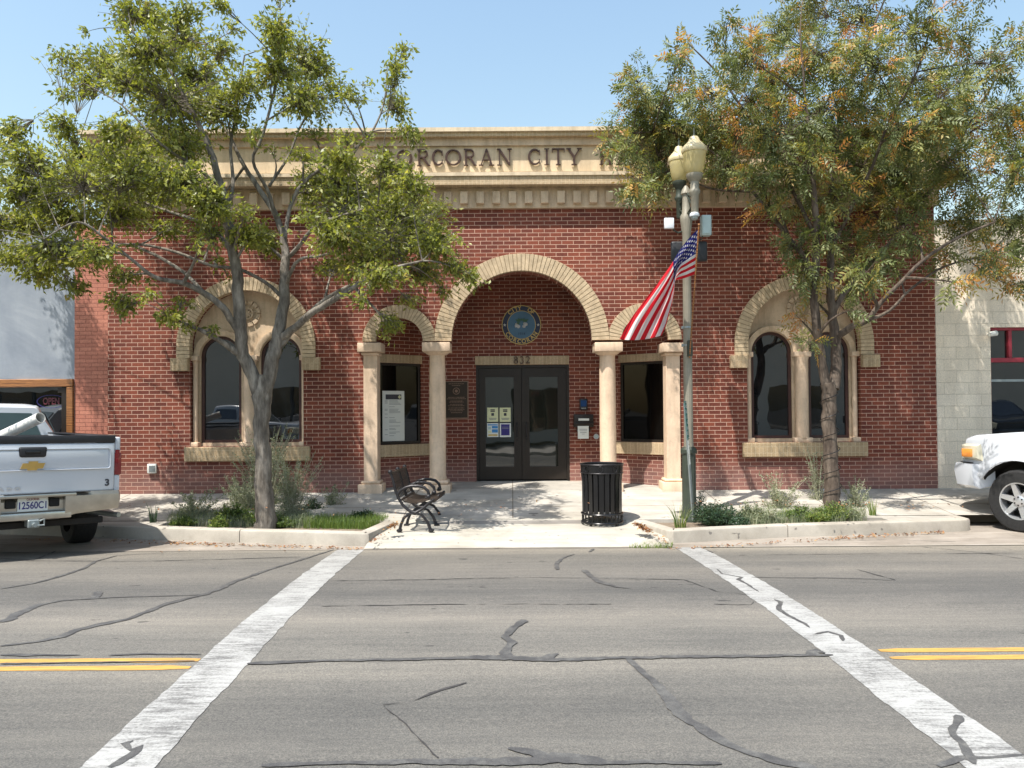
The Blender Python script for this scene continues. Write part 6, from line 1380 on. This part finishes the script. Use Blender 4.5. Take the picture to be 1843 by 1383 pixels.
def tuft(px, py, w, h, label, n=60, seed=0, mat='grass', lean=.55, wd=.012):
    g = ground(px, py, ZS); T = thing('grass_tuft', (g.x, g.y, ZS-.01), label, 'grass tuft'); blades(n, 0, 0, w*.18, h*.45, h, lean, wd, mat, T, 'blades', seed=seed); return T
tuft(276, 946, .25, .40, 'lone upright green tuft at the kerb left of the left bed', 46, 1, 'darkleaf', .28, .012)
bush(350, 938, 0.80, 0.26, 'sage', 'feathery grey green plant at the left end of the left bed', dens=1.6, leaf=.032, wisp=9, seed=2)
bush(420, 944, 0.63, 0.35, 'grass', 'yellow green leafy plant left of the left tree', dens=2.0, leaf=.035, seed=3)
bush(395, 955, 0.29, 0.23, 'grass', 'small green plant spilling over the kerb of the left bed', dens=1.2, leaf=.038, seed=4)
bush(470, 946, 0.63, 0.30, 'grass', 'green leafy mound at the foot of the left tree', dens=2.0, leaf=.032, seed=5)
bush(478, 925, 0.80, 0.78, 'sage', 'tall wispy grey green weed growing round the left trunk', dens=1.6, leaf=.034, wisp=30, seed=6, thin=.3)
bush(525, 938, 0.63, 0.57, 'sage', 'wispy dry stemmed plant right of the left trunk', dens=1.2, leaf=.032, wisp=24, seed=7, thin=.3)
bush(430, 928, 0.60, 0.36, 'sage', 'fine silvery weed behind the leafy plants left of the trunk', dens=1.0, leaf=.030, wisp=18, seed=8, thin=.3)
bush(560, 930, 0.48, 0.32, 'darkleaf', 'low dark green plant behind the grass in the left bed', dens=1.6, leaf=.03, seed=9)
bush(655, 940, 0.46, 0.19, 'darkleaf', 'flat dark green plant in the right corner of the left bed', dens=2.2, leaf=.038, seed=10)
bush(600, 926, 0.40, 0.27, 'sage', 'sparse grey twiggy plant at the back of the left bed', dens=.7, leaf=.03, wisp=7, seed=31)
bush(330, 948, .45, .16, 'grass', 'small yellow green leafy plant at the left end of the left bed', dens=1.4, leaf=.03, seed=60)
bush(505, 950, .55, .17, 'grass', 'pale leafy plant in front of the left trunk beside the kerb', dens=1.8, leaf=.03, seed=61)
bush(545, 946, .45, .17, 'sage', 'pale grey green plant between the trunk and the grass', dens=1.5, leaf=.03, seed=62)
bush(452, 932, .60, .40, 'sage', 'bushy grey green weed directly left of the left trunk', dens=1.5, leaf=.028, wisp=14, seed=63, thin=.3)
bush(620, 948, .40, .10, 'darkleaf', 'creeping dark plant behind the bright grass', dens=1.2, leaf=.028, seed=64)
bush(1330, 950, .40, .16, 'darkleaf', 'low dark plant by the kerb right of the ferny mound', dens=1.8, leaf=.03, seed=65)
bush(1378, 942, .50, .18, 'sage', 'grey green mat with reddish stems in the middle of the right bed', dens=1.8, leaf=.028, wisp=4, seed=66)
bush(1418, 936, .40, .17, 'grass', 'light green plant behind the yellow green one', dens=1.5, leaf=.03, seed=67)
bush(1470, 942, .45, .17, 'grass', 'light green spreading plant in front of the spot lamp', dens=1.8, leaf=.03, seed=68)
bush(1530, 938, .40, .17, 'sage', 'pale feathery plant right of the right trunk', dens=1.5, leaf=.03, wisp=4, seed=69)
tuft(1225, 950, .42, .46, 'tall grass tuft with arching blades left of the lamp post', 60, 11, 'grass', .6, .010)
bush(1290, 946, 0.83, 0.34, 'darkleaf', 'dark green ferny mound right of the lamp post', dens=2.6, leaf=.034, seed=12)
bush(1262, 938, 0.34, 0.46, 'darkleaf', 'upright dark leaved sprig behind the ferny mound', dens=.9, leaf=.035, seed=13)
bush(1352, 940, 0.48, 0.32, 'sage', 'greyish plant with reddish tips right of the ferny mound', dens=1.8, leaf=.03, seed=14)
bush(1400, 926, 0.63, 0.35, 'sage', 'silvery twiggy plant at the back of the right bed', dens=1.2, leaf=.032, wisp=12, seed=15, thin=.3)
bush(1440, 940, 0.39, 0.27, 'grass', 'bright yellow green plant in front of the right trunk', dens=2.2, leaf=.03, seed=16)
bush(1500, 938, 0.71, 0.30, 'grass', 'leafy green plant right of the yellow green one', dens=2.2, leaf=.03, seed=17)
bush(1473, 918, 0.39, 0.54, 'sage', 'tall silvery weed beside the spot lamp', dens=.7, leaf=.03, wisp=10, seed=18, thin=.3)
bush(1540, 925, 0.39, 0.32, 'sage', 'dry wispy plant at the right end of the right bed', dens=.8, leaf=.03, wisp=8, seed=19, thin=.3)
tuft(1571, 934, .26, .42, 'narrow upright grass tuft at the right end of the right bed', 44, 20, 'grass', .3, .010)
# grass and ground cover nobody could count
def scatter_blades(name, poly_px, n, h0, h1, mat, seed, z=ZS, wd=.008, tone=(0, 1), lean=.5):
    R = np.random.default_rng(seed); T = None; vs = []; fs = []; rd = []
    xs_ = [p[0] for p in poly_px]; ys_ = [p[1] for p in poly_px]
    def inside(x, y):
        c = False; j = len(poly_px)-1
        for i in range(len(poly_px)):
            (xi, yi), (xj, yj) = poly_px[i], poly_px[j]
            if (yi > y) != (yj > y) and x < (xj-xi)*(y-yi)/(yj-yi)+xi: c = not c
            j = i
        return c
    while len(fs) < n*2:
        x, y = R.uniform(min(xs_), max(xs_)), R.uniform(min(ys_), max(ys_))
        if not inside(x, y): continue
        zz = z(ground(x, y, .0).y) if callable(z) else z
        g = ground(x, y, zz); a = R.random()*2*PI; a3 = R.random()*PI; h = R.uniform(h0, h1); l = h*lean*R.random(); w = wd*R.uniform(.6, 1.2); o = len(vs); t_ = R.uniform(*tone)
        for k in range(3):
            t = k/2; ww = w*(1-t*.9)*.5; vs += [(g.x+math.cos(a)*l*t*t-math.cos(a3)*ww, g.y+math.sin(a)*l*t*t-math.sin(a3)*ww, g.z+h*t), (g.x+math.cos(a)*l*t*t+math.cos(a3)*ww, g.y+math.sin(a)*l*t*t+math.sin(a3)*ww, g.z+h*t)]
        fs += [(o, o+1, o+3, o+2), (o+2, o+3, o+5, o+4)]; rd += [t_, t_]
    me = bpy.data.meshes.new(name); me.from_pydata(vs, [], fs); at_ = me.attributes.new('rnd', 'FLOAT', 'FACE'); at_.data.foreach_set('value', np.array(rd, dtype=np.float32)); me.materials.append(M[mat])
    o = bpy.data.objects.new(name, me); COL.objects.link(o); tag(o, kind='stuff'); return o
tag(scatter_blades('grass', [(545, 952), (662, 954), (690, 944), (700, 938), (560, 938)], 3600, .07, .17, 'grass', 41, tone=(.2, .75)), 'short bright green grass filling the right part of the left bed', 'grass')
tag(scatter_blades('ground_cover', [(300, 948), (560, 952), (560, 932), (310, 928)], 5200, .06, .20, 'sage', 42), 'low grey green ground cover between the plants of the left bed', 'ground cover')
tag(scatter_blades('ground_cover', [(1330, 948), (1560, 940), (1560, 926), (1340, 928)], 4200, .06, .18, 'sage', 43), 'low grey green ground cover under the right tree', 'ground cover')
tag(scatter_blades('weeds', [(1130, 986), (1140, 982), (1175, 979), (1212, 981), (1208, 987), (1160, 988)], 420, .02, .06, 'grass', 44, z=.006, tone=(.3, .8), lean=.9), 'strip of low weeds at the foot of the ramp by the right bed', 'weeds')
def litter(name, items, label, seed, mat='litter'):
    R = np.random.default_rng(seed); P = []; D = []
    for (a, c, n, sp, zf) in items:
        for _ in range(n):
            t = R.random(); px = a[0]+(c[0]-a[0])*t+R.normal()*sp; py = a[1]+(c[1]-a[1])*t+R.normal()*sp*.28
            zz = zf(ground(px, py, 0.0).y) if callable(zf) else zf; g = ground(px, py, zz+.012); P.append((g.x, g.y, zz+.012+R.random()*.012)); D.append((R.normal(), R.normal(), R.normal()*.25))
    n = len(P); ln = R.uniform(.025, .06, n); nv = nrm(R.normal(size=(n, 3))*.35+np.array([0, 0, 1])); o = leaves_mesh(name, np.array(P), np.array(D), ln, ln*.5, R.random(n), mat, None, nvec=nv); tag(o, label, 'leaf litter', kind='stuff')
litter('leaf_litter', [((1146, 943), (1168, 957), 200, 3.6, zpath), ((1165, 956), (1203, 978), 45, 2, zpath), ((1210, 988), (1700, 958), 150, 4, .004), ((1500, 970), (1700, 957), 80, 5, .004)], 'orange dead leaves gathered along the kerb of the right bed', 51)
litter('leaf_litter', [((700, 951), (716, 943), 70, 3.5, zpath), ((668, 978), (702, 950), 30, 3, zpath), ((300, 977), (650, 988), 170, 3, .004), ((200, 974), (420, 982), 80, 5, .004), ((20, 972), (230, 974), 25, 6, .004)], 'brown dead leaves gathered along the kerb of the left bed', 52)
litter('leaf_litter', [((300, 990), (1500, 1000), 14, 25, .01), ((0, 900), (700, 920), 40, 22, zwalk), ((1250, 905), (1740, 915), 70, 14, zwalk), ((700, 930), (1100, 900), 30, 22, zwalk)], 'scattered dead leaves on the pavement and road edge', 53)
# ------------------------------------------------------------------ daylight
w = bpy.data.worlds.new('World'); S.world = w; w.use_nodes = True; nt = w.node_tree; nt.nodes.clear()
sky = nt.nodes.new('ShaderNodeTexSky'); sky.sky_type = 'NISHITA'; sky.sun_disc = False
SUNV = Vector((-.9, -1.0, 2.6)).normalized()        # towards the sun
sky.sun_elevation = math.asin(SUNV.z); sky.sun_rotation = math.atan2(SUNV.x, SUNV.y)
sky.air_density = 2.0; sky.dust_density = 2.0; sky.ozone_density = 3.0; sky.altitude = 60
bg = nt.nodes.new('ShaderNodeBackground'); bg.inputs[1].default_value = .15; wo = nt.nodes.new('ShaderNodeOutputWorld')
nt.links.new(sky.outputs[0], bg.inputs[0]); nt.links.new(bg.outputs[0], wo.inputs[0])
sl_ = bpy.data.lights.new('sun', 'SUN'); sl_.energy = 5.0; sl_.angle = math.radians(.53); sl_.color = (1, .955, .89)
so = bpy.data.objects.new('sun', sl_); COL.objects.link(so); so.rotation_euler = SUNV.to_track_quat('Z', 'Y').to_euler(); so.location = (-10, -10, 25)
S.view_settings.view_transform = 'Standard'; S.view_settings.look = 'None'; S.view_settings.gamma = 1; S.view_settings.exposure = 0.54
S.cycles.use_denoising = True
S.cycles.max_bounces = 8; S.cycles.diffuse_bounces = 2; S.cycles.transparent_max_bounces = 8
